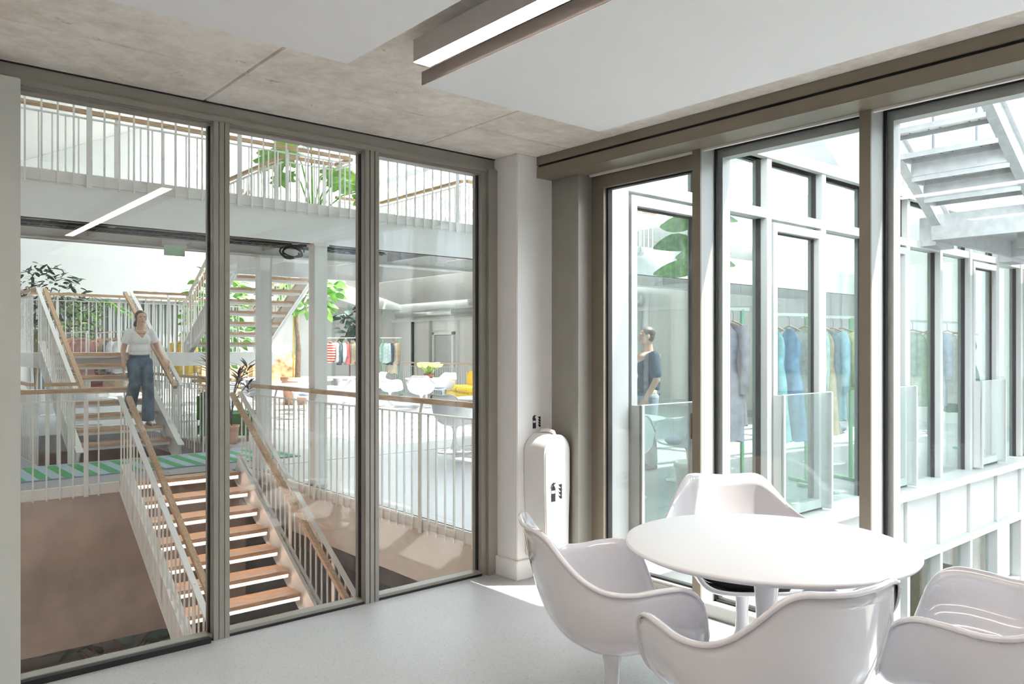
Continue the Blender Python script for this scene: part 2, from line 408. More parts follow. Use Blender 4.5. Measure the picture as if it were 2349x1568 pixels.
for i, y in enumerate(MY):
    t = structure(empty('trim_%d' % (9 + i), (XF, y, 0)), ['greige mullion beside the glass door', 'greige mullion behind the white table', 'greige mullion outside the view'][min(i, 2)])
    if i > 2: t['label'] = 'greige window mullion behind the viewer, number %d' % i
    box('mullion_face', XF, XF + 0.012, y - 0.027, y + 0.027, 0.075, 2.632, 'greige_backlit', t)  # dark face and pale fin carry the backlit and lit sides in their colours
    box('mullion_fin', XF + 0.012, XG + 0.01, y - 0.026, y + 0.026, 0.05, 2.655, 'alu_white', t)
for i in range(5):
    a, b = MY[i + 1] + 0.027, MY[i] - 0.027
    wn = structure(empty('window_%d' % (4 + i), (XG, (a + b) / 2, 0)), ['tall facade window behind the chair facing the viewer', 'tall facade window with the outdoor stair beyond', 'tall facade window out of view', 'tall facade window behind the viewer', 'last facade window behind the viewer'][i])
    for nm, y0, y1, z0, z1 in (('gasket', b - 0.012, b, 0.05, 2.655), ('gasket', a, a + 0.012, 0.05, 2.655), ('gasket', a, b, 2.642, 2.655), ('gasket', a, b, 0.05, 0.06)):
        box(nm, XG - 0.014, XG, y0, y1, z0, z1, 'black_rubber', wn)
    for nm, y0, y1, z0, z1 in (('outer_frame', b - 0.035, b, 0.05, 2.67), ('outer_frame', a, a + 0.035, 0.05, 2.67), ('outer_frame', a + 0.035, b - 0.035, 2.60, 2.67), ('outer_frame', a + 0.035, b - 0.035, 0.05, 0.075)):
        box(nm, XG + 0.016, XG + 0.09, y0, y1, z0, z1, 'alu_white', wn)
    box('pane', XG, XG + 0.015, a, b, 0.05, 2.655, 'clear_glass', wn)
structure(box('wall_right', 3.70, 3.9, Y0, -2.13, 0, 2.77, 'white_paint'), 'white wall end behind the viewer')
structure(box('wall_right_upstand', 3.72, 4.0, Y0, 3.62, 2.66, 3.25, 'alu_white'), 'pale outer fascia above the windows')

# hanging ceiling panels and lamp
def raft(x0, x1, y0, y1, label):
    r = thing('acoustic_panel', label, 'ceiling panel', ((x0 + x1) / 2, (y0 + y1) / 2, 2.6), 'white hanging ceiling panels')
    box('panel_board', x0, x1, y0, y1, 2.60, 2.655, 'panel_white', r, 0.002)
    box('panel_edge', x0 - 0.002, x0 + 0.004, y0, y1, 2.601, 2.656, 'panel_edge', r)
    for hx in (x0 + 0.2, x1 - 0.2):
        for hy in (y1 - 0.3, (y0 + y1) / 2):
            box('hanger', hx - 0.01, hx + 0.01, hy - 0.01, hy + 0.01, 2.655, 2.772, 'lamp_body', r)
raft(1.856, 2.93, -2.2, 2.735, 'white hanging ceiling panel between the strip lamp and the windows')
raft(0.43, 1.498, -2.2, 2.718, 'white hanging ceiling panel on the stair side of the strip lamp')
raft(-1.0, 0.07, -2.2, 2.718, 'white hanging ceiling panel on the far side of the room, out of view')
for x, l in ((1.738, 'long linear ceiling lamp with glowing underside between the hanging panels'), (0.31, 'second linear ceiling lamp, seen only as a reflection in the windows'), (-1.12, 'third linear ceiling lamp, seen only as a faint reflection')):
    lp = thing('strip_lamp', l, 'lamp', (x, 1.0, 2.615), 'linear ceiling lamps')
    box('lamp_body', x - 0.038, x + 0.038, -0.45, 2.565, 2.614, 2.70, 'lamp_body', lp)
    box('diffuser', x - 0.037, x + 0.037, -0.449, 2.564, 2.6125, 2.6138, 'lamp_glow', lp)
    box('suspension_bracket', x - 0.008, x + 0.008, 2.0, 2.03, 2.70, 2.772, 'lamp_body', lp)
    box('suspension_bracket', x - 0.008, x + 0.008, 0.2, 0.23, 2.70, 2.772, 'lamp_body', lp)
tag(box('side_rail', 1.806, 1.846, -2.2, 2.70, 2.665, 2.70, 'lamp_body'), 'grey metal rail above the edge of the window-side panel', 'rail')
tag(box('cable_duct', 1.50, 1.70, 2.78, 2.80, 2.755, 2.77, 'cable'), 'short dark cable duct on the concrete ceiling', 'duct')

# ------------------------------------------------------------------ tulip chair and table
RIM = [(0, .262, .405), (.13, .266, .409), (.215, .258, .430), (.268, .240, .50), (.305, .205, .605), (.325, .14, .652), (.332, .05, .652), (.328, -.03, .642),
       (.308, -.11, .648), (.278, -.175, .68), (.24, -.228, .735), (.200, -.268, .790), (.155, -.296, .815), (.08, -.312, .811), (0, -.316, .806)]
def chair_shell():
    half = crom(RIM, 4)
    rim = half + [Vector((-p.x, p.y, p.z)) for p in half[-2:0:-1]]
    n = len(rim); rings = []
    c = Vector((0, -0.01, 0.362)); NS = 15
    for s in range(NS + 1):
        t = s / NS; ring = []
        for p in rim:
            rad = Vector((p.x, p.y, 0)); k = max(0, min(1, (p.z - 0.63) / 0.18))
            P0 = c; P3 = p
            P1 = Vector((rad.x * 0.74, rad.y * 0.74, c.z - 0.004 + 0.02 * (1 - k) * max(0, p.y) / 0.26))
            P2 = Vector((rad.x * (0.97 - 0.06 * k), rad.y * (0.93 - 0.09 * k), c.z + 0.36 * (p.z - c.z)))
            q = P0 * (1 - t) ** 3 + P1 * 3 * t * (1 - t) ** 2 + P2 * 3 * t * t * (1 - t) + P3 * t ** 3
            ring.append(q)
        rings.append(ring)
    ring = []; ring2 = []
    for i, p in enumerate(rim):                                   # rolled lip
        o = Vector((p.x, p.y, 0)).normalized()
        ring.append(p + o * 0.010 + Vector((0, 0, 0.001))); ring2.append(p + o * 0.020 - Vector((0, 0, 0.009)))
    rings += [ring, ring2]
    bm = bmesh.new(); vr = []
    vc = bm.verts.new(c)
    for r_ in rings[1:]: vr.append([bm.verts.new(v) for v in r_])
    for k in range(n): bm.faces.new((vc, vr[0][k], vr[0][(k + 1) % n]))
    for i in range(len(vr) - 1):
        for k in range(n): bm.faces.new((vr[i][k], vr[i + 1][k], vr[i + 1][(k + 1) % n], vr[i][(k + 1) % n]))
    bmesh.ops.recalc_face_normals(bm, faces=bm.faces[:])
    bmesh.ops.solidify(bm, geom=bm.faces[:], thickness=0.009)
    return bm
PED = [(0.262, 0.0), (0.265, 0.006), (0.25, 0.014), (0.18, 0.022), (0.11, 0.034), (0.065, 0.058), (0.042, 0.10), (0.031, 0.16), (0.027, 0.22), (0.029, 0.28), (0.038, 0.33), (0.055, 0.352), (0.085, 0.370)]
CUSH = [(0.0, 0.378), (0.12, 0.382), (0.165, 0.396), (0.195, 0.420), (0.198, 0.440), (0.175, 0.455), (0.12, 0.463), (0.0, 0.465)]
def make_chair(name, cush):
    r = empty(name)
    bm_obj('shell', chair_shell(), 'gloss_white', r, True)
    lathe('pedestal', PED, 'gloss_white', r, 40)
    V, F = lathe_data(CUSH, 36)
    V = [(x * 1.10, y * 1.15 + 0.045, z - (0.0 if y < 0.05 else -0.004)) for x, y, z in V]
    obj('seat_cushion', mesh_from('seat_cushion', V, F, cush, True), r)
    return r
S = 1.05
def put_chair(src, first, loc, face, label, s=S):
    c = src if first else copy_tree(src)
    pose(c, loc, math.atan2(face[1], face[0]) - math.pi / 2, s)
    tag(c, label, 'chair', 'white tulip armchairs')
    return c
chair_blue = make_chair('tulip_chair', 'cushion_blue')
chair_black = make_chair('tulip_chair', 'cushion_black')
put_chair(chair_blue, True, (2.25, 2.03, 0), (0.85, -0.52), 'white tulip armchair in side view by the fire extinguisher bag')
put_chair(chair_blue, False, (2.19, 1.33, 0), (0.305, 0.952), 'white tulip armchair with its back to the viewer in front of the table')
put_chair(chair_blue, False, (2.86, 0.94, 0), (-0.19, 0.98), 'white tulip armchair cut off by the picture edge with blue-grey seat cushion')
put_chair(chair_black, True, (3.28, 2.13, 0), (-0.64, -0.77), 'white tulip armchair facing the viewer with black seat cushion under the table')
TAB = [(0.30, 0.0), (0.305, 0.008), (0.28, 0.018), (0.2, 0.03), (0.12, 0.05), (0.07, 0.085), (0.046, 0.14), (0.037, 0.24), (0.036, 0.38), (0.042, 0.52), (0.055, 0.63), (0.085, 0.695), (0.12, 0.708)]
def make_table(name, r_top=0.55):
    r = empty(name)
    lathe('table_top', [(0.0, 0.706), (r_top - 0.10, 0.706), (r_top - 0.03, 0.714), (r_top - 0.004, 0.727), (r_top, 0.733), (r_top - 0.002, 0.738), (r_top - 0.01, 0.741), (0.0, 0.741)], 'table_white', r, 96)
    lathe('pedestal', TAB, 'gloss_white', r, 40)
    return r
table0 = make_table('tulip_table')
pose(table0, (2.77, 1.69, 0))
tag(table0, 'large round white pedestal table in the meeting room', 'table')

# ------------------------------------------------------------------ fire extinguisher bag and pictograms
bag = thing('extinguisher_bag', 'white rounded fire extinguisher cover hanging on the pillar', 'bag', (3.52, 3.74, 0.15))
def bag_outline(k=1.0):
    P = [(-0.10, 0.0), (0.10, 0.0), (0.103, 0.25), (0.112, 0.45), (0.113, 0.66)]
    P += [(0.113 * math.cos(R(a)), 0.675 + 0.118 * math.sin(R(a))) for a in range(6, 175, 8)]
    P += [(-0.113, 0.66), (-0.112, 0.45), (-0.103, 0.25)]
    return [(3.517 + x * k, 0.155 + 0.40 + (z - 0.40) * k) for x, z in P]
def bag_body():
    bm = bmesh.new(); L_ = []
    for y, k in ((3.842, 0.97), (3.83, 1.0), (3.75, 1.015), (3.66, 1.0), (3.645, 0.985), (3.637, 0.93)):
        L_.append([bm.verts.new((x, y, z)) for x, z in bag_outline(k)])
    n = len(L_[0])
    for i in range(len(L_) - 1):
        for k in range(n): bm.faces.new((L_[i][k], L_[i][(k + 1) % n], L_[i + 1][(k + 1) % n], L_[i + 1][k]))
    bm.faces.new(L_[0]); bm.faces.new(L_[-1][::-1])
    return bm
bo = bm_obj('bag_body', bag_body(), 'bag_white', bag, False)
bo.data.polygons.foreach_set('use_smooth', [len(p.vertices) == 4 for p in bo.data.polygons])
tube('piping', [(x, 3.648, z) for x, z in bag_outline(0.995)], 0.004, 'bag_white', bag, 6, True)
tube('carry_handle', [(3.517, 3.80, 0.945), (3.517, 3.79, 0.965), (3.517, 3.73, 0.972), (3.517, 3.68, 0.964), (3.517, 3.665, 0.945)], [0.008, 0.012, 0.013, 0.012, 0.008], 'bag_white', bag, 8)
def pictogram(name, ox, y, oz, s, label, th=0.0015):
    root = thing(name, label, 'pictogram', (ox, y, oz))
    P = lambda pts: [(ox + a * s * 0.62, oz + b * s) for a, b in pts]
    body = [(-0.25, 0), (0.25, 0), (0.25, 0.62)] + [(0.25 * math.cos(R(a)), 0.62 + 0.16 * math.sin(R(a))) for a in range(20, 161, 20)] + [(-0.25, 0.62)]
    prism('extinguisher_body', P([(-0.25, 0), (0.25, 0), (0.25, 0.42), (0.19, 0.42), (0.19, 0.56), (0.25, 0.56), (0.25, 0.42), (0.25, 0.42)][:3] + [(-0.25, 0.42)]), 'y', y - th, y, 'ink_black', root)
    for e in (-1, 1): prism('label_edge', P(sorted([(e * 0.25, 0.42), (e * 0.215, 0.42)]) + sorted([(e * 0.25, 0.58), (e * 0.215, 0.58)])[::-1]), 'y', y - th, y, 'ink_black', root)
    prism('extinguisher_body', P([(-0.25, 0.58), (0.25, 0.58), (0.25, 0.66), (0.17, 0.78), (0.09, 0.82), (-0.09, 0.82), (-0.17, 0.78), (-0.25, 0.66)]), 'y', y - th, y, 'ink_black', root)
    prism('extinguisher_valve', P([(-0.08, 0.82), (0.08, 0.82), (0.08, 0.88), (0.26, 0.93), (0.26, 0.99), (0.08, 0.96), (0.06, 1.0), (-0.04, 1.0), (-0.06, 0.96), (-0.16, 0.94), (-0.26, 0.85), (-0.33, 0.70), (-0.26, 0.68), (-0.19, 0.80), (-0.08, 0.88)]), 'y', y - th, y, 'ink_black', root)
    for k in range(4):
        b = 0.12 + 0.2 * k; q = 1 - 0.12 * k
        prism('flame_tongue', P([(1.0, b - 0.04), (0.86, b - 0.03), (0.72, b + 0.03), (0.64, b + 0.11), (0.60, b + 0.22 * q), (0.68, b + 0.15), (0.78, b + 0.12), (0.86, b + 0.15), (0.92, b + 0.24 * q), (0.99, b + 0.14), (1.02, b + 0.05)]), 'y', y - th, y, 'ink_black', root)
pictogram('fire_pictogram', 3.475, 3.6375, 0.525, 0.122, 'black extinguisher and flame symbol printed on the white cover')
pictogram('fire_pictogram', 3.50, 3.845, 0.975, 0.088, 'small black extinguisher and flame symbol on the pillar above the cover')

# ================================================================== THE ATRIUM: SHELL
UP = 3.10             # upper floor level
LOW = -3.6            # lower floor level
def slab(label, x0, x1, y0, y1, z0=-0.30, z1=0.0, mat='gallery_grey', name='floor'):
    return structure(box(name, x0, x1, y0, y1, z0, z1, mat), label)
slab('gallery floor beside the stair void', 3.97, 17, 3.78, 9.67)
slab('landing floor in front of the rising stair', -4, 17, 9.70, 11.6)
slab('atrium floor beyond the landing, plant side', -4, 1.95, 11.6, 27)
slab('atrium floor beyond the landing, cafe side', 4.4, 17, 11.6, 27)
slab('atrium floor under the back racks', 1.95, 4.4, 15.6, 27)
slab('dark speckled floor of the lower storey', -6, 20, -1, 30, LOW - 0.2, LOW, 'terrazzo_dark')
# void edges
b = structure(box('beam_gallery', 3.955, 4.02, 4.17, 9.67, -0.58, -0.02, 'beige_beam'), 'beige edge beam below the gallery railing')
b = structure(box('wall_downstand', -4, 3.9, 9.668, 9.75, -1.78, -0.118, 'plaster_brown'), 'smooth brown plaster downstand below the landing')
structure(box('beam_landing', -4, 2.44, 9.655, 9.70, -0.118, -0.002, 'rail_white'), 'white edge strip of the landing')
structure(box('wall_lower_back', -6, 20, 20, 20.2, LOW, -0.3, 'plaster_brown'), 'brown wall of the lower storey')
structure(box('wall_lower_side', 9.0, 9.2, 4, 20, LOW, -0.3, 'plaster_brown'), 'brown side wall of the lower storey')
structure(box('wall_lower_left', -6.2, -6, -1, 30, LOW, 3.1, 'plaster_brown'), 'far side wall of the lower storey')
structure(box('wall_lower_front', -6, 3.9, -1.2, -1, LOW, -0.3, 'plaster_brown'), 'wall below the meeting room')
# outer walls and roof
structure(box('wall_end', -4, 17, 27, 27.2, 0, 3.05, 'interior_wall'), 'white end wall of the atrium')
structure(prism('wall_gable', [(-4, 3.05), (17, 3.05), (17, 6.2), (9.6, 9.6), (-4, 3.08)], 'y', 26.6, 27.2, 'gable_paint'), 'white gable wall with sun streaks')
structure(prism('wall_gable_front', [(-4, 3.1), (17, 3.1), (17, 6.2), (9.6, 9.6), (-4, 3.12)], 'y', 3.64, 3.78, 'facade_upper'), 'gable wall above the meeting room')
structure(box('wall_cafe', 17, 17.2, 3.6, 27.2, 0, 5.0, 'interior_wall'), 'white wall behind the far railing')
structure(box('wall_plants', -4.2, -4, 4.2, 27.2, -0.3, 3.1, 'white_paint'), 'white side wall of the atrium')
structure(prism('roof_slope', [(-4.2, 3.0), (9.6, 9.6), (9.6, 9.75), (-4.2, 3.15)], 'y', 3.66, 27.2, 'gable_paint'), 'white solid roof slope')
rf = structure(empty('roof', (13, 15, 8)), 'glazed sloping roof with white bars')
me_r = mesh_from('rafter', beam_verts((9.6, 0, 9.6), (17.1, 0, 6.15), 0.09, 0.22), BF, 'roof_steel')
me_g = mesh_from('glazing_bar', beam_verts((9.6, 0, 9.71), (17.1, 0, 6.26), 0.035, 0.05), BF, 'black_rubber')
me_p = mesh_from('pane', beam_verts((9.6, 0, 9.70), (17.1, 0, 6.25), 1.10, 0.012), BF, 'roof_glass')
k = 0; y = 4.0
while y < 27:
    obj('rafter', me_r, rf, Matrix.Translation((0, y, 0)))
    obj('glazing_bar', me_g, rf, Matrix.Translation((0, y, 0)))
    obj('pane', me_p, rf, Matrix.Translation((0, y + 0.575, 0)))
    y += 1.15
for f in (0.03, 0.35, 0.66, 0.985):
    beam('purlin', (9.6 + 7.5 * f, 3.8, 9.62 - 3.45 * f), (9.6 + 7.5 * f, 26.8, 9.62 - 3.45 * f), 0.09, 0.18, 'roof_steel', rf)
# clerestory above the cafe wall
cl = structure(empty('window_9', (17.1, 16, 5)), 'band of clerestory windows below the glazed roof')
box('clerestory_sill', 16.95, 17.2, 3.8, 27, 4.9, 5.05, 'steel_white', cl)
box('clerestory_head', 16.95, 17.2, 3.8, 27, 6.1, 6.25, 'steel_white', cl)
for k in range(18):
    box('clerestory_post', 17.0, 17.15, 3.8 + k * 1.35, 3.9 + k * 1.35, 5.05, 6.1, 'steel_white', cl)
    if k < 17: box('pane', 17.06, 17.075, 3.9 + k * 1.35, 5.15 + k * 1.35, 5.05, 6.1, 'green_glass', cl)
# sloping ceiling over the far side
sl = structure(empty('ceiling_slope', (15, 18, 4)), 'sloping white ceiling boards above the far wall')
yy = 9.7
while yy < 26:
    prism('board_joint', [(13.6, 4.20), (16.9, 3.30), (16.9, 3.32), (13.6, 4.22)], 'y', yy - 0.014, yy + 0.014, 'soffit_grey', sl)
    prism('ceiling_board', [(13.6, 4.15), (16.9, 3.25), (16.9, 3.32), (13.6, 4.22)], 'y', yy + 0.012, yy + 1.848, 'white_paint', sl)
    yy += 1.86

# upper floor: bridge and slabs
def deck(label, x0, x1, y0, y1):
    r = structure(empty('slab', ((x0 + x1) / 2, (y0 + y1) / 2, UP)), label)
    box('slab_plate', x0, x1, y0, y1, 2.96, UP, 'soffit_grey', r)
    return r
dk = deck('upper bridge deck crossing the atrium', -4, 17, 8.08, 9.50)
box('edge_beam', -4, 17, 8.0, 8.08, 2.66, UP, 'steel_white', dk)
box('edge_flange', -4, 17, 7.985, 8.10, 2.66, 2.675, 'steel_white', dk)
box('edge_beam', -4, 17, 9.50, 9.54, 2.66, UP, 'steel_white', dk)
box('edge_flange', -4, 17, 9.44, 9.60, 2.66, 2.675, 'steel_white', dk)
for x in (-1.9, 0.1, 2.1, 4.07, 5.9, 7.6, 9.5, 12):
    box('cross_beam', x - 0.03, x + 0.03, 8.08, 9.50, 2.72, 2.96, 'soffit_grey', dk)
dk2 = deck('upper deck at the head of the stair', 4.62, 7.32, 10.10, 12.14)
box('slab_plate', 5.40, 7.32, 9.54, 10.10, 2.96, UP, 'soffit_grey', dk2)
for a in ((4.58, 7.36, 12.14, 12.2), (4.58, 5.36, 10.06, 10.10), (4.58, 4.62, 10.1, 12.14), (7.32, 7.36, 9.54, 12.14), (5.36, 5.40, 9.54, 10.06)):
    box('edge_beam', *a, 2.68, UP, 'steel_white', dk2)
dk3 = deck('upper deck along the far side', 7.36, 17, 9.54, 9.70)
cols = []
for (x, y, l) in ((4.07, 8.05, 'white steel column at the gallery railing'), (4.07, 9.52, 'white steel column behind the gallery railing column')):
    c = structure(empty('column', (x, y, 0)), l)
    box('web', x - 0.01, x + 0.01, y - 0.065, y + 0.065, 0, 2.66, 'steel_white', c)
    box('flange', x - 0.075, x + 0.075, y - 0.075, y - 0.06, 0, 2.66, 'steel_white', c)
    box('flange', x - 0.075, x + 0.075, y + 0.06, y + 0.075, 0, 2.66, 'steel_white', c)
    box('side_plate', x - 0.075, x - 0.06, y - 0.06, y + 0.06, 0, 2.66, 'steel_white', c)
    box('head_plate', x - 0.09, x + 0.09, y - 0.09, y + 0.09, 2.64, 2.66, 'steel_white', c)

# ------------------------------------------------------------------ railings
me_bal = {}
def baluster_mesh(h):
    h = round(h, 3)
    if h not in me_bal:
        me_bal[h] = mesh_from('baluster', bxv(-0.007, 0.007, -0.007, 0.007, 0, h), BF, 'rail_white')
    return me_bal[h]
def railing(p0, p1, zf, label, off=0.07, nrm=None, drop=0.13, top=0.93, hand=1.04, pitch=0.127, wood='oak', per=8, kick=True):
    """flat-bar balustrade from p0 to p1 (x, y), floor level zf; wooden handrail offset along nrm"""
    p0 = Vector((*p0, 0)); p1 = Vector((*p1, 0)); d = (p1 - p0); n = d.length; d.normalize()
    nv = Vector((*nrm, 0)) if nrm else Vector((0, 0, 0))
    r = thing('railing', label, 'railing', ((p0 + p1) / 2 + Vector((0, 0, zf)))[:], 'white railings with wooden handrails')
    hb = top + drop; bm_ = baluster_mesh(hb)
    i = 0; s = 0.05; ang = math.atan2(d.y, d.x)
    posts = []
    while s < n - 0.02:
        p = p0 + d * s + Vector((0, 0, zf - drop))
        if i % per == 4 or n < 0.4:
            q = p + Vector((0, 0, hb))
            posts.append(p)
            o = beam('post', p, q, 0.012, 0.046, 'rail_white', r, up=d)
        else:
            obj('baluster', bm_, r, Matrix.Translation(p) @ Matrix.Rotation(ang, 4, 'Z'))
        i += 1; s += pitch
    z = Vector((0, 0, zf + top))
    beam('top_bar', p0 + z, p1 + z, 0.045, 0.012, 'rail_white', r)
    if kick:
        z = Vector((0, 0, zf - drop / 2 + 0.01))
        beam('base_bar', p0 + z - nv * -0.02, p1 + z - nv * -0.02, 0.012, 0.10, 'rail_white', r)
    zz = Vector((0, 0, zf + hand))
    beam('handrail', p0 + zz + nv * off, p1 + zz + nv * off, 0.055, 0.045, wood, r)
    for p in posts:
        a = Vector((p.x, p.y, zf + top))
        beam('bracket', a, a + Vector((0, 0, hand - top)) + nv * off, 0.010, 0.03, 'rail_white', r, up=d)
    return r
railing((3.93, 4.25), (3.93, 9.60), 0, 'white railing with wooden handrail along the gallery beside the stair void', nrm=(1, 0), off=0.03, wood='oak_y')
railing((-0.5, 9.64), (2.36, 9.64), 0, 'white railing with wooden handrail on the landing edge above the brown wall', nrm=(0, 1))
railing((2.02, 11.62), (2.40, 11.62), 0, 'short white railing beside the foot of the rising stair, plant side', nrm=(0, -1))
railing((1.98, 11.68), (1.98, 15.5), 0, 'white railing running back beside the rising stair, plant side', nrm=(-1, 0), wood='oak_y')
railing((3.88, 11.62), (4.36, 11.62), 0, 'short white railing beside the foot of the rising stair, cafe side', nrm=(0, -1))
railing((4.40, 11.68), (4.40, 15.5), 0, 'white railing running back beside the rising stair, cafe side', nrm=(1, 0), wood='oak_y')
railing((-0.2, 7.97), (9.6, 7.97), UP, 'white railing along the front of the upper bridge', nrm=(0, 1), per=11)
railing((-0.2, 9.60), (5.31, 9.60), UP, 'white railing along the back of the upper bridge', nrm=(0, -1), off=0.0, hand=1.0)
railing((4.63, 10.06), (5.31, 10.06), UP, 'short white railing of the upper deck facing the bridge', nrm=(0, 1), off=0.0, hand=1.0)
railing((5.36, 9.62), (5.36, 10.06), UP, 'very short return railing of the upper deck', off=0.0, hand=1.0, wood='oak_y')
railing((4.58, 10.10), (4.58, 12.2), UP, 'white railing on the side of the upper deck above the stair', nrm=(1, 0), off=0.0, hand=1.0, wood='oak_y')
railing((6.5, 12.2), (7.31, 12.2), UP, 'white railing at the back of the upper deck', nrm=(0, -1), off=0.0, hand=1.0)
railing((7.36, 9.75), (7.36, 12.15), UP, 'white railing on the far side of the upper deck', nrm=(-1, 0), off=0.0, hand=1.0, wood='oak_y')
railing((7.41, 9.70), (12.0, 9.70), UP, 'white railing along the back of the far upper deck', nrm=(0, -1), off=0.0, hand=1.0)
railing((14.8, 14.5), (14.8, 25.5), 0, 'distant white railing in front of the cafe wall', nrm=(-1, 0), wood='oak_y')

# ------------------------------------------------------------------ stairs
def flight(label, x0, x1, y0, z0, sy, n, rise, going, led=False, rails=(True, True), first=0, sz=1, top=0.83):
    """treads k: front nosing y0 + sy*going*k, top z0 + sz*rise*k ; x0..x1 clear width"""
    r = thing('staircase', label, 'staircase', ((x0 + x1) / 2, y0, min(z0, z0 + sz * rise * n)), 'open stairs with oak treads')
    fr = -1 if sz * sy > 0 else 1                     # side (y) the nosing faces
    fr = -sy * sz
    for k in range(first, n):
        y = y0 + sy * going * k; z = z0 + sz * rise * k
        ya, yb = sorted((y, y - fr * (going + 0.03)))
        t = box('tread', x0 + 0.005, x1 - 0.005, ya, yb, z - 0.042, z, 'tread_oak', r, 0.004)
        box('tread_pan', x0 + 0.005, x1 - 0.005, min(y - fr * 0.03, y - fr * 0.27), max(y - fr * 0.03, y - fr * 0.27), z - 0.085, z - 0.042, 'steel_white', t)
        if led:
            box('led_strip', x0 + 0.02, x1 - 0.02, min(y - fr * 0.004, y - fr * 0.020), max(y - fr * 0.004, y - fr * 0.020), z - 0.055, z - 0.0425, 'led_glow', t)
    sl_ = sz * rise / (sy * going)                    # dz/dy
    ya = y0 + sy * going * (first - 0.75); yb = y0 + sy * going * (n - 0.35)
    zn = lambda y: z0 + (y - y0) * sl_                # nosing line
    ang = math.atan(abs(sl_))
    for i, x in enumerate((x0 - 0.045, x1 + 0.045)):
        p = Vector((x, ya, zn(ya) - 0.06)); q = Vector((x, yb, zn(yb) - 0.06))
        s_ = 'stringer'
        web = beam(s_, p, q, 0.016, 0.30, 'steel_white', r)
        for e in (0.143, -0.143):
            up = Vector((0, -math.sin(math.atan(sl_)), math.cos(math.atan(sl_))))
            beam('stringer_flange', p + up * e, q + up * e, 0.09, 0.014, 'steel_white', web)
        if rails[i]:
            xo = x + (-0.037 if i == 0 else 0.037); xi = x + (0.06 if i == 0 else -0.06)
            L_ = abs(yb - ya); m = int(L_ / 0.127)
            lo_cut = 0.30
            for j in range(m + 1):
                yy_ = ya + (yb - ya) * (j + 0.5) / (m + 1)
                a = Vector((xo, yy_, zn(yy_) - 0.22)); c = Vector((xo, yy_, zn(yy_) + top))
                if j % 8 == 3: beam('post', a, c, 0.012, 0.062, 'rail_white', r, up=(0, 1, 0))
                else: obj('baluster', baluster_mesh(0.22 + top), r, Matrix.Translation(a))
            beam('top_bar', (xo, ya, zn(ya) + top), (xo, yb, zn(yb) + top), 0.055, 0.014, 'rail_white', r)
            beam('handrail', (xi, ya, zn(ya) + top - 0.02), (xi, yb, zn(yb) + top - 0.02), 0.055, 0.045, 'oak_y', r)
            for f in (0.15, 0.5, 0.85):
                yy_ = ya + (yb - ya) * f
                beam('bracket', (xo, yy_, zn(yy_) + top - 0.02), (xi, yy_, zn(yy_) + top - 0.04), 0.02, 0.01, 'rail_white', r)
    return r
flight('oak stair with lit treads going down towards the glass', 2.52, 3.74, 9.45, 0.0, -1, 17, 0.18, 0.28, led=True, sz=-1)
flight('oak stair rising from the landing with a woman on it', 2.52, 3.74, 12.05, 0.18, 1, 8, 0.18, 0.3125, top=0.92)
flight('oak stair rising back to the upper deck behind the white columns', 5.0, 6.3, 14.9, 1.625, -1, 9, 0.184, 0.30)
ml = structure(empty('slab_half_landing', (4.3, 15.2, 1.44)), 'white half landing between two stair flights')
box('slab_plate', 2.44, 6.36, 14.52, 15.98, 1.40, 1.44, 'floor_grey', ml)
box('edge_beam', 2.38, 6.42, 14.46, 14.52, 1.20, 1.44, 'steel_white', ml)
box('edge_beam', 2.38, 6.42, 15.98, 16.04, 1.20, 1.44, 'steel_white', ml)
box('edge_beam', 2.38, 2.44, 14.52, 15.98, 1.20, 1.44, 'steel_white', ml)
box('edge_beam', 6.36, 6.42, 14.52, 15.98, 1.20, 1.44, 'steel_white', ml)
railing((2.45, 16.0), (6.40, 16.0), 1.44, 'white railing at the back of the half landing', nrm=(0, -1))
railing((2.40, 14.6), (2.40, 15.93), 1.44, 'white railing at the end of the half landing, plant side', nrm=(1, 0), wood='oak_y')
railing((3.90, 14.5), (4.82, 14.5), 1.44, 'white railing on the half landing between the two flights', nrm=(0, 1))

# ================================================================== COURTYARD FACADE
FY = 3.60
MX = [4.13, 5.05, 5.95, 6.87, 7.78, 8.68, 9.55, 10.45, 11.37, 12.28, 13.2, 14.1, 15.0, 15.9, 16.8]
SASH = {0, 2, 4, 7, 9, 12}
structure(box('wall_reveal', 3.92, 4.02, FY, 3.78, LOW, 3.2, 'alu_white'), 'white reveal where the facades meet')
fc = structure(empty('trim_15', (4.1, FY, 0)), 'pale corner post of the courtyard facade')
box('corner_post', 4.02, 4.16, FY, 3.74, LOW, 3.2, 'alu_white', fc)
sg = structure(empty('trim_16', (10, FY, 0)), 'long white window sill of the courtyard facade')
box('sill_board', 4.02, 16.9, FY - 0.16, 3.74, -0.055, 0.035, 'alu_white', sg, 0.004)
box('head_band', 4.02, 16.9, FY - 0.02, 3.74, 3.10, 3.20, 'alu_white', sg)
box('string_band', 4.02, 16.9, FY - 0.03, 3.74, -0.80, -0.72, 'alu_white', sg)
ordn = ['first', 'second', 'third', 'fourth', 'fifth', 'sixth', 'seventh', 'eighth', 'ninth', 'tenth', 'eleventh', 'twelfth', 'thirteenth', 'fourteenth']
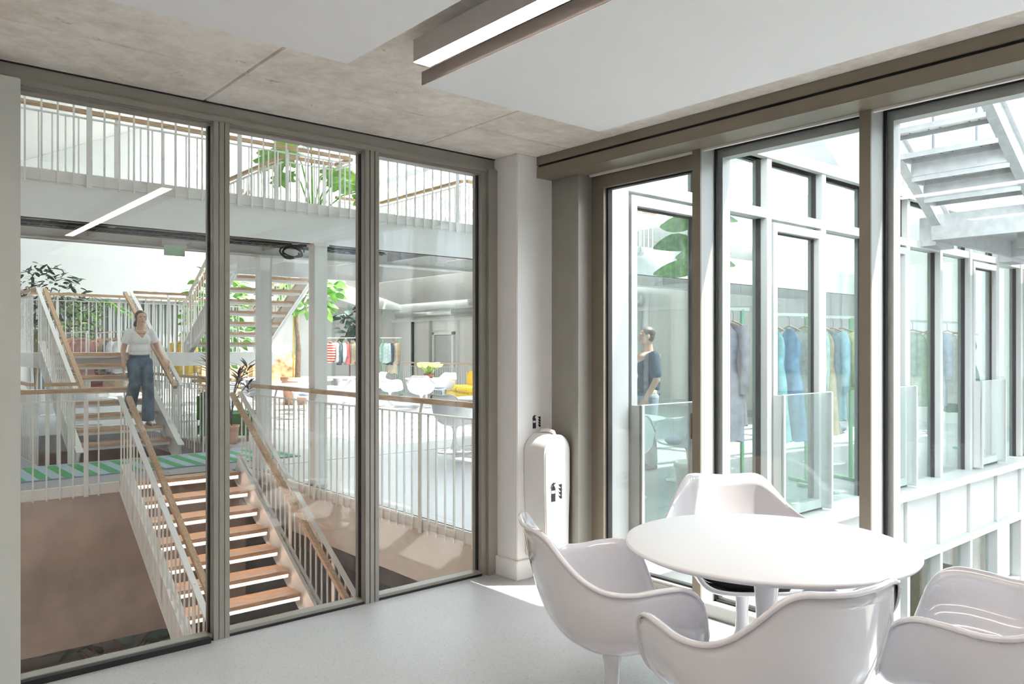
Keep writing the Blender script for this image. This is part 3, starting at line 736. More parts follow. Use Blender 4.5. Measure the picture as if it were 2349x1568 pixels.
for i in range(14):
    a, b = MX[i], MX[i + 1]
    wn = structure(empty('window_%d' % (10 + i), ((a + b) / 2, FY, 0)), '%s courtyard window from the corner%s' % (ordn[i], ', with opening sash and glass guard' if i in SASH else ''))
    box('mullion', b - 0.035, b + 0.035, FY, 3.74, -3.6, 3.2, 'alu_white', wn)
    box('transom', a + 0.035, b - 0.035, FY + 0.01, 3.74, 2.60, 2.68, 'alu_white', wn)
    box('pane', a + 0.03, b - 0.03, 3.70, 3.712, 2.68, 3.10, 'green_glass', wn)
    box('gasket', b - 0.05, b - 0.035, 3.66, 3.70, 0.03, 3.10, 'black_rubber', wn)
    if i in SASH:
        x0, x1 = a + 0.05, b - 0.05
        for (u0, u1, w0, w1) in ((x0, x0 + 0.06, 0.06, 2.57), (x1 - 0.06, x1, 0.06, 2.57), (x0 + 0.06, x1 - 0.06, 2.50, 2.57), (x0 + 0.06, x1 - 0.06, 0.06, 0.14)):
            box('sash_frame', u0, u1, FY - 0.01, 3.68, w0, w1, 'alu_white', wn)
        box('sash_gasket', x1 - 0.08, x1 - 0.06, 3.64, 3.66, 0.14, 2.50, 'black_rubber', wn)
        box('sash_gasket', x0 + 0.06, x1 - 0.06, 3.64, 3.66, 2.485, 2.50, 'black_rubber', wn)
        box('pane', x0 + 0.06, x1 - 0.06, 3.65, 3.662, 0.14, 2.50, 'green_glass', wn)
        g = box('glass_guard', x0 - 0.005, x1 + 0.005, FY - 0.10, FY - 0.084, 0.10, 1.11, 'green_glass', wn)
        box('guard_cap', x0 - 0.005, x1 + 0.005, FY - 0.102, FY - 0.082, 1.11, 1.116, 'alu_white', g)
        for gx in (x0 - 0.005, x1 - 0.02):
            box('guard_post', gx, gx + 0.025, FY - 0.11, FY - 0.01, 0.06, 1.11, 'alu_white', g)
    else:
        box('pane', a + 0.03, b - 0.03, 3.70, 3.712, 0.03, 2.60, 'green_glass', wn)
    box('spandrel_panel', a + 0.045, b - 0.045, FY + 0.035, 3.74, -0.72, -0.055, 'alu_white', wn)
    if i >= 3:
        box('pane', a + 0.03, b - 0.03, 3.70, 3.712, -3.55, -0.80, 'green_glass', wn)
        box('transom', a + 0.035, b - 0.035, FY + 0.01, 3.74, -1.65, -1.60, 'alu_white', wn)
structure(box('wall_courtyard_base', 3.92, 6.9, FY + 0.02, 3.78, LOW, -0.8, 'alu_white'), 'pale base wall of the courtyard')
structure(box('wall_room_base', 3.72, 3.95, Y0, 3.62, LOW, 0.0, 'alu_white'), 'pale wall below the meeting room windows')
structure(box('wall_shop_back', 6.9, 17, 5.4, 5.6, LOW, -0.35, 'stem_brown'), 'brown back wall of the ground floor room')
structure(box('ground', 3.9, 26, -12, 3.7, LOW - 0.2, LOW, 'paving'), 'paved courtyard ground')

def corrugated(name, p0, p1, z0, z1, depth, pitch, mat, label):
    p0 = Vector((*p0, 0)); p1 = Vector((*p1, 0)); d = p1 - p0; n = int(d.length / pitch); d.normalize(); nn = Vector((-d.y, d.x, 0))
    V = []; F = []
    for i in range(n):
        for f, o in ((0.0, 0), (0.40, 0), (0.5, 1), (0.90, 1)):
            q = p0 + d * (i + f) * pitch + nn * depth * o
            V += [(q.x, q.y, z0), (q.x, q.y, z1)]
    for i in range(len(V) // 2 - 1): F.append((2 * i, 2 * i + 2, 2 * i + 3, 2 * i + 1))
    return structure(obj(name, mesh_from(name, V, F, mat)), label)
structure(box('wall_far', 22, 22.3, -12, 3.6, LOW, 10, 'alu_white'), 'far white wall closing the courtyard')
corrugated('wall_far_cladding', (21.9, 3.6), (21.9, -12), 0.8, 9.5, 0.07, 0.30, 'corrugated', 'ribbed white cladding of the far courtyard wall')
wf = structure(empty('window_24', (21.9, 1, 5)), 'tall narrow windows in the ribbed far wall')
for k in range(5):
    box('pane', 21.80, 21.84, -6.0 + k * 1.9, -5.5 + k * 1.9, 4.2, 7.6, 'dark_glass', wf)
    box('window_frame', 21.79, 21.9, -6.05 + k * 1.9, -6.0 + k * 1.9, 4.1, 7.7, 'alu_white', wf)
structure(box('wall_opposite', 3.9, 22, -9.3, -9, LOW, 7.0, 'alu_white'), 'white wall on the other side of the courtyard')
corrugated('wall_opposite_cladding', (3.9, -8.95), (22, -8.95), 3.7, 5.3, 0.06, 0.28, 'corrugated', 'ribbed band on the opposite courtyard wall')
wo = structure(empty('window_25', (12, -8.9, 1)), 'window band of the opposite courtyard wall')
for k in range(12):
    box('pane', 4.4 + k * 1.4, 5.5 + k * 1.4, -8.98, -8.94, -0.2, 3.3, 'dark_glass', wo)

corrugated('wall_upper_cladding', (7.9, 3.635), (17, 3.635), 3.21, 6.1, -0.03, 0.13, 'facade_upper', 'ribbed cladding above the courtyard windows')
uw = structure(empty('window_27', (11, 3.6, 5)), 'narrow upper windows in the ribbed cladding')
for x in (9.3, 10.6, 12.4):
    box('pane', x, x + 0.14, 3.58, 3.60, 3.4, 6.0, 'dark_glass', uw)
    box('window_frame', x + 0.14, x + 0.24, 3.57, 3.60, 3.4, 6.0, 'alu_white', uw)
# outdoor steel stair
st = thing('outdoor_stair', 'grey steel outdoor stair with perforated treads seen from below', 'staircase', (8.5, 2.95, 2.8))
me_t = None
for k in range(9):
    x = 8.76 - 0.30 * (k - 0) + 0.0; z = 3.05 + 0.175 * k
    t = box('tread', x - 0.27, x, 2.50, 3.37, z - 0.012, z, 'galv', st)
    box('tread_lip', x - 0.012, x, 2.50, 3.37, z - 0.05, z - 0.012, 'galv', t)
    box('tread_lip', x - 0.27, x - 0.258, 2.50, 3.37, z - 0.05, z - 0.012, 'galv', t)
    box('tread_cleat', x - 0.26, x - 0.01, 3.345, 3.37, z - 0.055, z - 0.013, 'galv', t)
    if k < 2: box('riser', x - 0.285, x - 0.272, 2.50, 3.37, z, z + 0.165, 'galv', t)
    if 1 <= k <= 5:
        for hy in (2.62, 2.70, 2.95, 3.05, 3.22):
            for hx in (0.07, 0.16):
                bmh = lathe_data([(0.009, 0), (0.009, 0.003)], 8, (x - hx, hy, z - 0.0155))
                obj('tread_hole', mesh_from('tread_hole', *bmh, 'black_rubber'), t)
for y in (2.47, 3.40):
    s = beam('stringer', (9.10, y, 2.83), (6.2, y, 2.83 + 2.9 * 0.583), 0.014, 0.24, 'galv', st)
    for e in (-0.12, 0.12):
        up = Vector((0.504, 0, 0.864)) * e
        beam('stringer_flange', Vector((9.10, y, 2.83)) + up, Vector((6.2, y, 2.83 + 2.9 * 0.583)) + up, 0.09, 0.012, 'galv', s, up=(0.504, 0, 0.864))
ld = thing('steel_landing', 'grey steel landing platform at the foot of the outdoor stair', 'landing', (10.5, 2.5, 2.75))
box('deck_plate', 8.9, 13.0, 0.6, 3.42, 2.86, 2.90, 'galv', ld)
box('edge_channel', 8.88, 8.94, 0.6, 3.45, 2.66, 2.93, 'galv', ld)
box('edge_channel', 8.9, 13.0, 3.40, 3.45, 2.66, 2.93, 'galv', ld)
box('cross_channel', 9.9, 9.96, 0.6, 2.95, 2.62, 2.86, 'galv', ld)
box('cross_channel', 11.2, 11.26, 0.6, 3.4, 2.66, 2.86, 'galv', ld)
box('wall_bracket', 9.0, 9.5, 3.45, 3.62, 2.62, 2.93, 'galv', ld)
box('wall_bracket', 11.4, 11.9, 3.45, 3.62, 2.62, 2.93, 'galv', ld)
ul = thing('steel_landing', 'upper grey steel platform at the head of the outdoor stair', 'landing', (5.6, 3, 4.6))
box('deck_plate', 5.0, 6.30, 2.45, 3.6, 4.46, 4.50, 'galv', ul)
box('edge_channel', 5.0, 6.30, 2.42, 2.46, 4.30, 4.52, 'galv', ul)

# ================================================================== THINGS IN THE ATRIUM
rug = thing('striped_rug', 'green and grey-blue diagonally striped rug on the landing', 'rug', (1.5, 10.85, 0))
box('rug_pile', -2.2, 4.92, 10.27, 11.42, 0.0, 0.012, 'rug_stripe', rug)
box('rug_binding', -2.2, 4.92, 10.255, 10.27, 0.0, 0.013, 'cushion_blue', rug)

# cable tray under the bridge
tray = thing('cable_tray', 'black wire cable tray hanging below the upper bridge', 'cable tray', (1, 8.8, 2.72))
for yy in (8.62, 8.86):
    for zz in (2.70, 2.76): tube('tray_rod', [(-3.9, yy, zz), (5.3, yy, zz)], 0.006, 'tray_wire', tray, 5)
it = []
for k in range(92):
    x = -3.9 + k * 0.1
    it.append((beam_verts((x, 8.62, 2.70), (x, 8.86, 2.70), 0.006, 0.006), BF))
    if k % 2 == 0:
        it.append((beam_verts((x, 8.62, 2.70), (x, 8.62, 2.76), 0.006, 0.006, (0, 1, 0)), BF)); it.append((beam_verts((x, 8.86, 2.70), (x, 8.86, 2.76), 0.006, 0.006, (0, 1, 0)), BF))
tag(quads('tray_rungs', it, 'tray_wire', tray), kind='stuff')
for k in range(5):
    yy = 8.65 + 0.045 * k
    tube('cable', [(-3.9 + 0.4 * j, yy + 0.012 * math.sin(j * 1.7 + k), 2.715 + 0.01 * math.sin(j * 2.3 + k * 2)) for j in range(24)], 0.014, 'cable', tray, 6)
def coil(c, r, label, n=3):
    pts = []
    for j in range(n * 16 + 1):
        a = 2 * math.pi * j / 16
        pts.append((c[0] + r * (1 + 0.1 * math.sin(j)) * math.cos(a), c[1] + 0.01 * j / 4, c[2] + r * 0.55 * math.sin(a) + 0.01 * math.sin(j * 0.7)))
    tag(tube('cable_coil', pts, 0.011, 'cable', None, 6), label, 'cable')
coil((4.0, 8.5, 2.62), 0.12, 'loose black cable loop hanging between the white columns')
coil((1.75, 8.72, 2.80), 0.16, 'black cable loop lying in the cable tray above the plants')
# exit sign
ex = thing('exit_sign', 'hanging green escape route sign with white housing', 'sign', (2.95, 9.38, 2.52))
box('sign_housing', 2.82, 3.08, 9.36, 9.41, 2.69, 2.74, 'steel_white', ex)
box('sign_cap', 2.81, 3.09, 9.35, 9.42, 2.68, 2.692, 'steel_white', ex)
box('sign_plate', 2.835, 3.065, 9.38, 9.39, 2.57, 2.68, 'sign_green', ex)

# ------------------------------------------------------------------ cafe furniture
def far_chair(loc, face, label):
    put_chair(chair_blue, False, loc, face, label)
def far_table(loc, label, s=1.0):
    t = copy_tree(table0); pose(t, loc, 0, s); tag(t, label, 'table', 'white tulip tables in the cafe')
tag(table0, group='white tulip tables')
far_chair((6.85, 9.25, 0), (0.9, 0.3), 'grey-shaded tulip armchair just behind the gallery railing')
far_table((7.75, 9.55, 0), 'white tulip table just behind the gallery railing')
far_chair((8.4, 10.2, 0), (-0.7, -0.6), 'tulip armchair on the far side of the nearest cafe table')
far_table((11.6, 16.9, 0), 'white tulip table by the yellow sofa')
far_chair((10.9, 16.1, 0), (0.6, 0.7), 'tulip armchair with its back to the viewer near the yellow flowers')
far_chair((12.5, 17.4, 0), (-0.9, -0.3), 'tulip armchair facing the viewer near the yellow flowers')
far_chair((11.0, 17.7, 0), (0.6, -0.7), 'tulip armchair behind the yellow flower pot table')
far_table((10.4, 19.3, 0), 'white tulip table in front of the jacket rack')
far_chair((10.6, 18.4, 0), (-0.2, 0.9), 'tulip armchair seen from behind in front of the jacket rack')
far_chair((11.4, 19.2, 0), (-0.9, 0.1), 'tulip armchair in side view in front of the jacket rack')
far_table((7.55, 16.0, 0), 'white tulip table in front of the terracotta planter')
far_chair((6.85, 16.0, 0), (0.9, 0.2), 'tulip armchair between the white columns at the planter table')
far_chair((8.35, 15.6, 0), (-0.9, 0.3), 'tulip armchair behind the far white column')
far_chair((8.3, 16.9, 0), (-0.6, -0.7), 'tulip armchair beyond the planter table')
far_chair((7.2, 17.2, 0), (0.2, -0.9), 'tulip armchair in front of the orange sofa')
far_table((8.9, 18.0, 0), 'white tulip table beside the terracotta planter')
far_chair((9.8, 17.6, 0), (-0.9, 0.2), 'tulip armchair beside the striped garments')
# seen through the courtyard windows
far_table((6.6, 5.9, 0), 'white tulip table inside the first courtyard window')
far_chair((6.05, 5.35, 0), (0.5, 0.8), 'tulip armchair inside the first courtyard window')
far_chair((7.4, 5.5, 0), (-0.9, 0.3), 'tulip armchair inside the second courtyard window')
far_chair((9.9, 5.2, 0), (0.3, -0.9), 'tulip armchair inside the sixth courtyard window')

def sofa(name, label, loc, rz, w_, mat, backh=0.78):
    r = thing(name, label, 'sofa', (0, 0, 0))
    box('sofa_base', -w_ / 2, w_ / 2, -0.4, 0.42, 0.10, 0.30, mat, r, 0.03)
    for i in range(2):
        x = -w_ / 2 + w_ / 2 * i
        box('seat_cushion', x + 0.01, x + w_ / 2 - 0.01, -0.20, 0.44, 0.30, 0.45, mat, r, 0.04)
        box('back_cushion', x + 0.01, x + w_ / 2 - 0.01, -0.42, -0.20, 0.30, backh, mat, r, 0.06)
    for sx in (-1, 1):
        for sy in (-0.35, 0.35): box('foot', sx * (w_ / 2 - 0.1) - 0.025, sx * (w_ / 2 - 0.1) + 0.025, sy - 0.025, sy + 0.025, 0.0, 0.10, 'stem_brown', r)
    pose(r, loc, rz)
sofa('sofa', 'orange floral sofa against the end wall', (10.0, 24.2, 0), R(180), 3.2, 'orange_print', 1.35)
sofa('sofa', 'yellow sofa near the flower pot', (13.6, 17.6, 0), R(70), 2.2, 'yellow_fabric', 0.85)
sofa('armchair', 'green velvet armchair behind the rising stair', (4.95, 13.0, 0), R(-120), 0.95, 'green_velvet', 0.8)
children = [o for o in bpy.data.objects if o.name.startswith('armchair')]
for o in children: o['category'] = 'armchair'

# ------------------------------------------------------------------ clothes racks
def garment_mesh(kind, rnd):
    """hanging garment: width along local x, hung at z=0, thickness along y"""
    W0, H, fl = {'jacket': (0.42, 0.72, 0.95), 'blouse': (0.40, 0.66, 1.0), 'skirt': (0.30, 0.70, 1.5), 'dress': (0.36, 1.15, 1.45), 'coat': (0.44, 1.0, 1.05), 'trousers': (0.30, 0.95, 0.95)}[kind]
    n = 28; rows = 13; V = []; F = []
    ph = rnd.uniform(0, 6)
    for j in range(rows):
        t = j / (rows - 1)
        if kind in ('jacket', 'blouse', 'dress', 'coat'):
            w_ = W0 * (0.22 + 0.78 * min(1, t / 0.10)) if t < 0.10 else W0 * (1.0 + (fl - 1) * max(0, t - 0.3) / 0.7)
            if kind == 'dress' and 0.2 < t < 0.45: w_ *= 1 - 0.28 * math.sin((t - 0.2) / 0.25 * math.pi)
        else: w_ = W0 * (1 + (fl - 1) * t)
        th = 0.035 + 0.03 * min(1, t * 4) + (0.03 * t if fl > 1.2 else 0)
        for k in range(n):
            a = 2 * math.pi * k / n
            fold = 1 + 0.16 * math.sin(a * 6 + ph + t * 1.3) * min(1, t * 2.2)
            V.append((w_ / 2 * math.cos(a), th * math.sin(a) * fold + 0.012 * math.sin(t * 7 + ph) * t, -0.05 - H * t + 0.012 * math.sin(a * 5 + ph) * t))
    for j in range(rows - 1):
        for k in range(n): F.append((j * n + k, j * n + (k + 1) % n, (j + 1) * n + (k + 1) % n, (j + 1) * n + k))
    F.append(tuple(range(n))); F.append(tuple(range((rows - 1) * n, rows * n))[::-1])
    if kind in ('jacket', 'blouse', 'coat'):
        for s in (-1, 1):
            b = len(V); L_ = 0.56 if kind != 'coat' else 0.62
            tv, tf = tube_data([(s * W0 * 0.42, 0, -0.09), (s * W0 * 0.56, 0.01, -0.2), (s * W0 * 0.60, 0.015, -0.2 - L_ * 0.45), (s * W0 * 0.58, 0.02, -0.12 - L_)], [0.05, 0.055, 0.05, 0.042] if kind != 'blouse' else [0.05, 0.06, 0.075, 0.04], 8)
            V += tv; F += [tuple(i + b for i in f) for f in tf]
    return V, F
GCOL = {}
def gmat(col):
    if col not in GCOL:
        GCOL[col] = flat('fabric_%d' % len(GCOL), col, 0.85, noise=0.10, scale=14, bump=0.15).name
        MATS[GCOL[col]] = MATS[GCOL[col]]
    return 'fabric_%d' % list(GCOL).index(col)
stripes('fabric_redstripe', (0.62, 0.06, 0.05), (0.85, 0.82, 0.78), 0.085, (0, 0, 1))
stripes('fabric_blackstripe', (0.02, 0.02, 0.025), (0.80, 0.78, 0.70), 0.11, (0, 0, 1))
def rack(label, p, q, h, items, where, group, mat='rack_green', bar='rail_white', twist=0.0):
    p = Vector((*p, 0)); q = Vector((*q, 0)); d = q - p; n = d.length; d.normalize(); s = Vector((-d.y, d.x, 0))
    r = thing('clothes_rack', label, 'clothes rack', ((p + q) / 2)[:])
    beam('hanging_bar', p + Vector((0, 0, h)), q + Vector((0, 0, h)), 0.03, 0.03, bar, r)
    for e in (p + d * 0.08, q - d * 0.08):
        beam('upright', e + Vector((0, 0, 0.03)), e + Vector((0, 0, h)), 0.03, 0.03, mat, r, up=d)
        beam('foot_plate', e - s * 0.28 + Vector((0, 0, 0.02)), e + s * 0.28 + Vector((0, 0, 0.02)), 0.06, 0.03, mat, r)
    ang = math.atan2(s.y, s.x); m = len(items); rnd = random.Random(len(label))
    for i, (kind, cname, col) in enumerate(items):
        c = p + d * (0.14 + (n - 0.28) * (i + 0.5) / m) + Vector((0, 0, h - 0.10))
        a = ang + twist + rnd.uniform(-0.25, 0.25)
        B = Matrix.Translation(c) @ Matrix.Rotation(a, 4, 'Z')
        g = empty(kind); g.matrix_basis = B; W[g.name] = B.copy()
        tag(g, '%s %s, %s of the hangers on the %s' % (cname, kind, ordn[i] if i < 14 else 'last', where), 'clothing', group)
        V, F = garment_mesh(kind, rnd)
        me = mesh_from('cloth', V, F, col if isinstance(col, str) else gmat(col), True)
        obj('cloth', me, g, B)
        hv = [(beam_verts((-0.19, 0, -0.075), (0, 0, -0.02), 0.014, 0.018), BF), (beam_verts((0.19, 0, -0.075), (0, 0, -0.02), 0.014, 0.018), BF), tube_data([(0, 0, -0.02), (0, 0, 0.06), (0, 0.02, 0.095), (0, 0.035, 0.08)], 0.004, 5)]
        V = []; F = []
        for v, f in hv:
            b = len(V); V += list(v); F += [tuple(i_ + b for i_ in q_) for q_ in f]
        obj('hanger', mesh_from('hanger', V, F, 'oak'), g, B)
cr, ru, pk, tn, nv, gy, bl, wt, rd, yl, og, aq, lv, mt = (0.78, 0.70, 0.58), (0.42, 0.13, 0.09), (0.66, 0.36, 0.32), (0.52, 0.37, 0.22), (0.03, 0.04, 0.07), (0.28, 0.29, 0.30), (0.16, 0.30, 0.48), (0.80, 0.79, 0.77), (0.66, 0.10, 0.10), (0.75, 0.58, 0.15), (0.70, 0.34, 0.14), (0.28, 0.55, 0.60), (0.46, 0.40, 0.50), (0.55, 0.72, 0.66)
rack('white clothes rack behind the half landing, below the palm', (3.73, 20.2), (3.73, 17.1), 1.84,
     [('jacket', 'cream', cr), ('blouse', 'orange', og), ('jacket', 'rust red', ru), ('coat', 'beige', tn), ('blouse', 'pale orange', (0.72, 0.45, 0.28)), ('jacket', 'dusty pink', pk), ('coat', 'sand', (0.62, 0.5, 0.36)), ('jacket', 'brick red', (0.5, 0.2, 0.14)), ('coat', 'cream white', (0.8, 0.74, 0.66)), ('jacket', 'faded pink', (0.58, 0.33, 0.29)), ('jacket', 'dusty rose', (0.50, 0.27, 0.23))], 'rack below the palm', 'garments on the rack below the palm', 'rail_white')
rack('white clothes rack behind the half landing, next to the walking woman', (4.22, 18.6), (4.22, 16.3), 1.84,
     [('jacket', 'dark brown', (0.13, 0.08, 0.06)), ('coat', 'wine red', (0.3, 0.08, 0.08)), ('blouse', 'cream', cr), ('jacket', 'charcoal', (0.1, 0.1, 0.11)), ('blouse', 'dusty rose', pk), ('coat', 'tan', tn), ('jacket', 'slate', (0.2, 0.23, 0.27)), ('blouse', 'pale grey', (0.6, 0.6, 0.6))], 'rack beside the woman', 'garments on the rack beside the woman', 'rail_white')
rack('white clothes rack seen between the two stair flights', (5.9, 18.4), (5.4, 16.6), 1.80,
     [('blouse', 'navy', nv), ('jacket', 'mustard', yl), ('blouse', 'white', wt), ('jacket', 'grey', gy), ('blouse', 'light blue', (0.45, 0.6, 0.75)), ('jacket', 'ochre', (0.6, 0.4, 0.08))], 'rack between the flights', 'garments on the rack between the flights', 'rail_white')
rack('clothes rack with colourful blouses between column and mullion', (12.1, 23.5), (12.95, 22.5), 1.86,
     [('blouse', 'red and white striped', 'fabric_redstripe'), ('blouse', 'white', wt), ('jacket', 'dark slate', (0.1, 0.13, 0.16)), ('blouse', 'pale blue', (0.6, 0.68, 0.72)), ('skirt', 'coral red', (0.72, 0.16, 0.15)), ('jacket', 'olive beige', (0.48, 0.43, 0.3)), ('skirt', 'crimson', rd)], 'colourful rack by the cafe', 'garments on the colourful rack', twist=0.7)
rack('green clothes rack with jackets behind the cafe tables', (13.35, 22.05), (13.8, 21.5), 1.86,
     [('blouse', 'pale teal', (0.50, 0.60, 0.62)), ('jacket', 'dark navy', nv), ('coat', 'pale beige', (0.66, 0.55, 0.42)), ('jacket', 'camel brown', (0.42, 0.28, 0.16))], 'jacket rack behind the cafe tables', 'jackets behind the cafe tables', twist=0.8)
rack('green clothes rack with dresses inside the courtyard windows', (7.15, 4.50), (8.0, 4.20), 1.86,
     [('dress', 'pale aqua', aq), ('dress', 'denim blue', bl), ('blouse', 'cream', cr)], 'dress rack behind the third courtyard window', 'dresses behind the courtyard windows')
rack('clothes rack with pale garments inside the fourth courtyard window', (8.15, 4.55), (8.85, 4.25), 1.86,
     [('coat', 'mint', mt), ('dress', 'ruffled beige', (0.66, 0.48, 0.28)), ('coat', 'sky blue', (0.35, 0.58, 0.70)), ('blouse', 'lemon', (0.75, 0.74, 0.40))], 'rack behind the fourth courtyard window', 'pale garments behind the courtyard windows')
rack('clothes rack with lavender dresses inside the second courtyard window', (6.55, 4.62), (7.0, 4.47), 1.90,
     [('dress', 'lavender grey', lv), ('coat', 'faded mauve', (0.45, 0.36, 0.42))], 'rack behind the second courtyard window', 'lavender dresses behind the courtyard windows')
rack('clothes rack with long garments inside the sixth courtyard window', (10.3, 4.65), (12.8, 4.35), 1.88,
     [('dress', 'striped', 'fabric_blackstripe'), ('coat', 'pale green', (0.55, 0.68, 0.5)), ('coat', 'blue-grey', (0.4, 0.46, 0.55)), ('coat', 'ivory', (0.75, 0.72, 0.66)), ('dress', 'dark green', (0.05, 0.16, 0.1))], 'long rack behind the sixth window', 'long garments behind the courtyard windows')

# ------------------------------------------------------------------ plants
def leaf_mesh(kind, mat):
    if kind == 'lobed':
        n = 40; V = [(0, 0, 0)]; F = []
        for k in range(n):
            a = 2 * math.pi * k / n
            r = 0.5 * (0.78 + 0.16 * math.sin(a * 9) + 0.10 * math.cos(a)) * (0.55 + 0.45 * abs(math.cos((a - math.pi) / 2)) ** 0.3)
            V.append((r * math.cos(a) * 1.15 + 0.42, r * math.sin(a) * 1.0, -0.13 * (r * math.sin(a)) ** 2 * 4 - 0.06 * abs(math.sin(a * 4.5))))
        V[0] = (0.42, 0, 0.04)
        F = [(0, 1 + k, 1 + (k + 1) % n) for k in range(n)]
    else:
        w_ = {'blade': 0.055, 'oval': 0.30, 'willow': 0.16}[kind]; V = []; F = []
        m = 7
        for j in range(m):
            t = j / (m - 1); ww = w_ * math.sin(math.pi * (0.04 + 0.94 * t ** 0.8)) ** 0.8
            V += [(t, -ww, -0.22 * t * t + 0.05 * ww * 4), (t, 0, -0.22 * t * t), (t, ww, -0.22 * t * t + 0.05 * ww * 4)]
        for j in range(m - 1):
            for c in (0, 1): F.append((j * 3 + c, j * 3 + c + 1, j * 3 + c + 4, j * 3 + c + 3))
    nV = len(V)                                        # give the blade a real thickness
    V = V + [(x, y, z - 0.006) for x, y, z in V]
    F = F + [tuple(i + nV for i in f[::-1]) for f in F]
    return V, F
def leaf_basis(p, direction, s, roll=0.0):
    d = Vector(direction).normalized(); u = Vector((0, 0, 1)) if abs(d.z) < 0.95 else Vector((1, 0, 0))
    y = u.cross(d).normalized(); z = d.cross(y)
    M_ = Matrix((d, y, z)).transposed().to_4x4()
    return Matrix.Translation(p) @ M_ @ Matrix.Rotation(roll, 4, 'X') @ Matrix.Scale(s, 4)
def potted(label, loc, cat='plant', name='potted_plant'):
    return thing(name, label, cat, loc)
def pot(r, loc, rad, h, mat='terracotta'):
    lathe('pot', [(rad * 0.78, 0), (rad * 0.98, h * 0.86), (rad * 1.05, h * 0.88), (rad * 1.05, h), (rad * 0.95, h), (rad * 0.9, h * 0.9), (0.0, h * 0.9)], mat, r, 28, loc)
# big lobed plant on the upper deck
lp_ = potted('huge lobed-leaf plant on the upper deck behind the bridge railing', (5.9, 12.0, UP))
pot(lp_, (5.9, 11.85, UP), 0.22, 0.36, 'steel_white')
LM = mesh_from('leaf', *leaf_mesh('lobed', 0), 'leaf_lime', True)
LMd = mesh_from('leaf', *leaf_mesh('lobed', 0), 'leaf_green', True)
c0 = Vector((5.9, 11.85, UP + 0.34))
for (dx, dy, dz, s, mm, el) in ((-0.30, 0.05, 1.25, 0.95, LMd, -0.1), (0.0, 0.1, 1.62, 0.95, LM, 0.0), (0.55, -0.1, 0.95, 0.75, LM, -0.2), (0.35, 0.25, 1.05, 0.7, LMd, 0.0), (0.75, -0.25, 0.70, 0.55, LM, -0.9), (-0.45, -0.2, 0.85, 0.55, LMd, -0.3), (0.2, -0.3, 0.8, 0.5, LMd, -0.2)):
    tip = c0 + Vector((dx, dy, dz))
    tube('stem', [c0, c0 + Vector((dx * 0.25, dy * 0.25, dz * 0.5)), c0 + Vector((dx * 0.6, dy * 0.6, dz * 0.85)), tip], [0.02, 0.017, 0.013, 0.009], 'leaf_green', lp_, 6)
    cam_r = Vector((0.758, -0.652, 0))
    side = 1 if dx > 0.1 else -1
    obj('leaf', mm, lp_, leaf_basis(tip - cam_r * side * 0.15 * s, cam_r * side + Vector((0, 0, el)), s, 0.85 * side))
def scatter(name, root, c, ext, n, kind, mat, smin, smax, rnd, shell=0.35, up=0.0):
    lv_, lf_ = leaf_mesh(kind, 0); V = []; F = []
    for i in range(n):
        while True:
            v = Vector((rnd.uniform(-1, 1), rnd.uniform(-1, 1), rnd.uniform(-1, 1)))
            if shell < v.length < 1: break
        p = Vector((c[0] + v.x * ext[0], c[1] + v.y * ext[1], c[2] + v.z * ext[2]))
        d = Vector((v.x + rnd.uniform(-.6, .6), v.y + rnd.uniform(-.6, .6), v.z * 0.4 + up + rnd.uniform(-.5, .3)))
        B = leaf_basis(p, d, rnd.uniform(smin, smax), rnd.uniform(-1, 1)); b = len(V)
        V += [B @ Vector(q) for q in lv_]; F += [tuple(k + b for k in f) for f in lf_]
    o = obj(name, mesh_from(name, V, F, mat, True), root); o['kind'] = 'stuff'
    return o
rn = random.Random(3)
# palm and bamboo thicket behind the back rack
pm = potted('tall palm with arching fronds behind the back clothes rack', (4.9, 22.6, 0))
pot(pm, (4.9, 22.6, 0), 0.34, 0.6, 'steel_white')
for k in range(9):
    a = rn.uniform(0, 6.28); l = rn.uniform(0.8, 1.5); h = rn.uniform(1.6, 2.6)
    b0 = Vector((4.9, 22.6, 0.5)); pts = [b0, b0 + Vector((math.cos(a) * 0.15, math.sin(a) * 0.15, h * 0.6)), b0 + Vector((math.cos(a) * l * 0.45, math.sin(a) * l * 0.45, h)), b0 + Vector((math.cos(a) * l, math.sin(a) * l, h * 0.9))]
    cp = crom(pts, 5); fr_ = tube('frond', cp, 0.012, 'leaf_green', pm, 5)
    V = []; F = []; lv_, lf_ = leaf_mesh('blade', 0)
    for j in range(7, len(cp)):
        for sd in (-1, 1):
            d = (cp[min(j + 1, len(cp) - 1)] - cp[j - 1]).normalized(); s_ = d.cross(Vector((0, 0, 1))).normalized() * sd
            B = leaf_basis(cp[j], s_ + d * 0.7 + Vector((0, 0, -0.1)), rn.uniform(0.28, 0.45)); b = len(V)
            V += [B @ Vector(q) for q in lv_]; F += [tuple(i + b for i in f) for f in lf_]
    o = obj('leaflets', mesh_from('leaflets', V, F, ['leaf_green', 'leaf_lime', 'leaf_dark'][k % 3], True), fr_); o['kind'] = 'stuff'
bb = potted('dark feathery shrub rising above the half landing railing', (3.5, 21.0, 0))
pot(bb, (3.5, 21.0, 0), 0.32, 0.55, 'steel_white')
for k in range(6):
    a = k * 1.05; b0 = Vector((3.5, 21.0, 0.5))
    tube('stem', crom([b0, b0 + Vector((0.1 * math.cos(a), 0.1 * math.sin(a), 1.2)), b0 + Vector((0.5 * math.cos(a), 0.5 * math.sin(a), 2.4))], 4), 0.014, 'stem_brown', bb, 5)
scatter('foliage', bb, (3.7, 21.0, 2.75), (0.85, 0.6, 0.75), 300, 'willow', 'leaf_dark', 0.12, 0.26, rn, 0.4)
scatter('foliage', bb, (4.0, 21.0, 2.0), (0.9, 0.6, 0.6), 240, 'willow', 'leaf_olive', 0.12, 0.26, rn, 0.3)
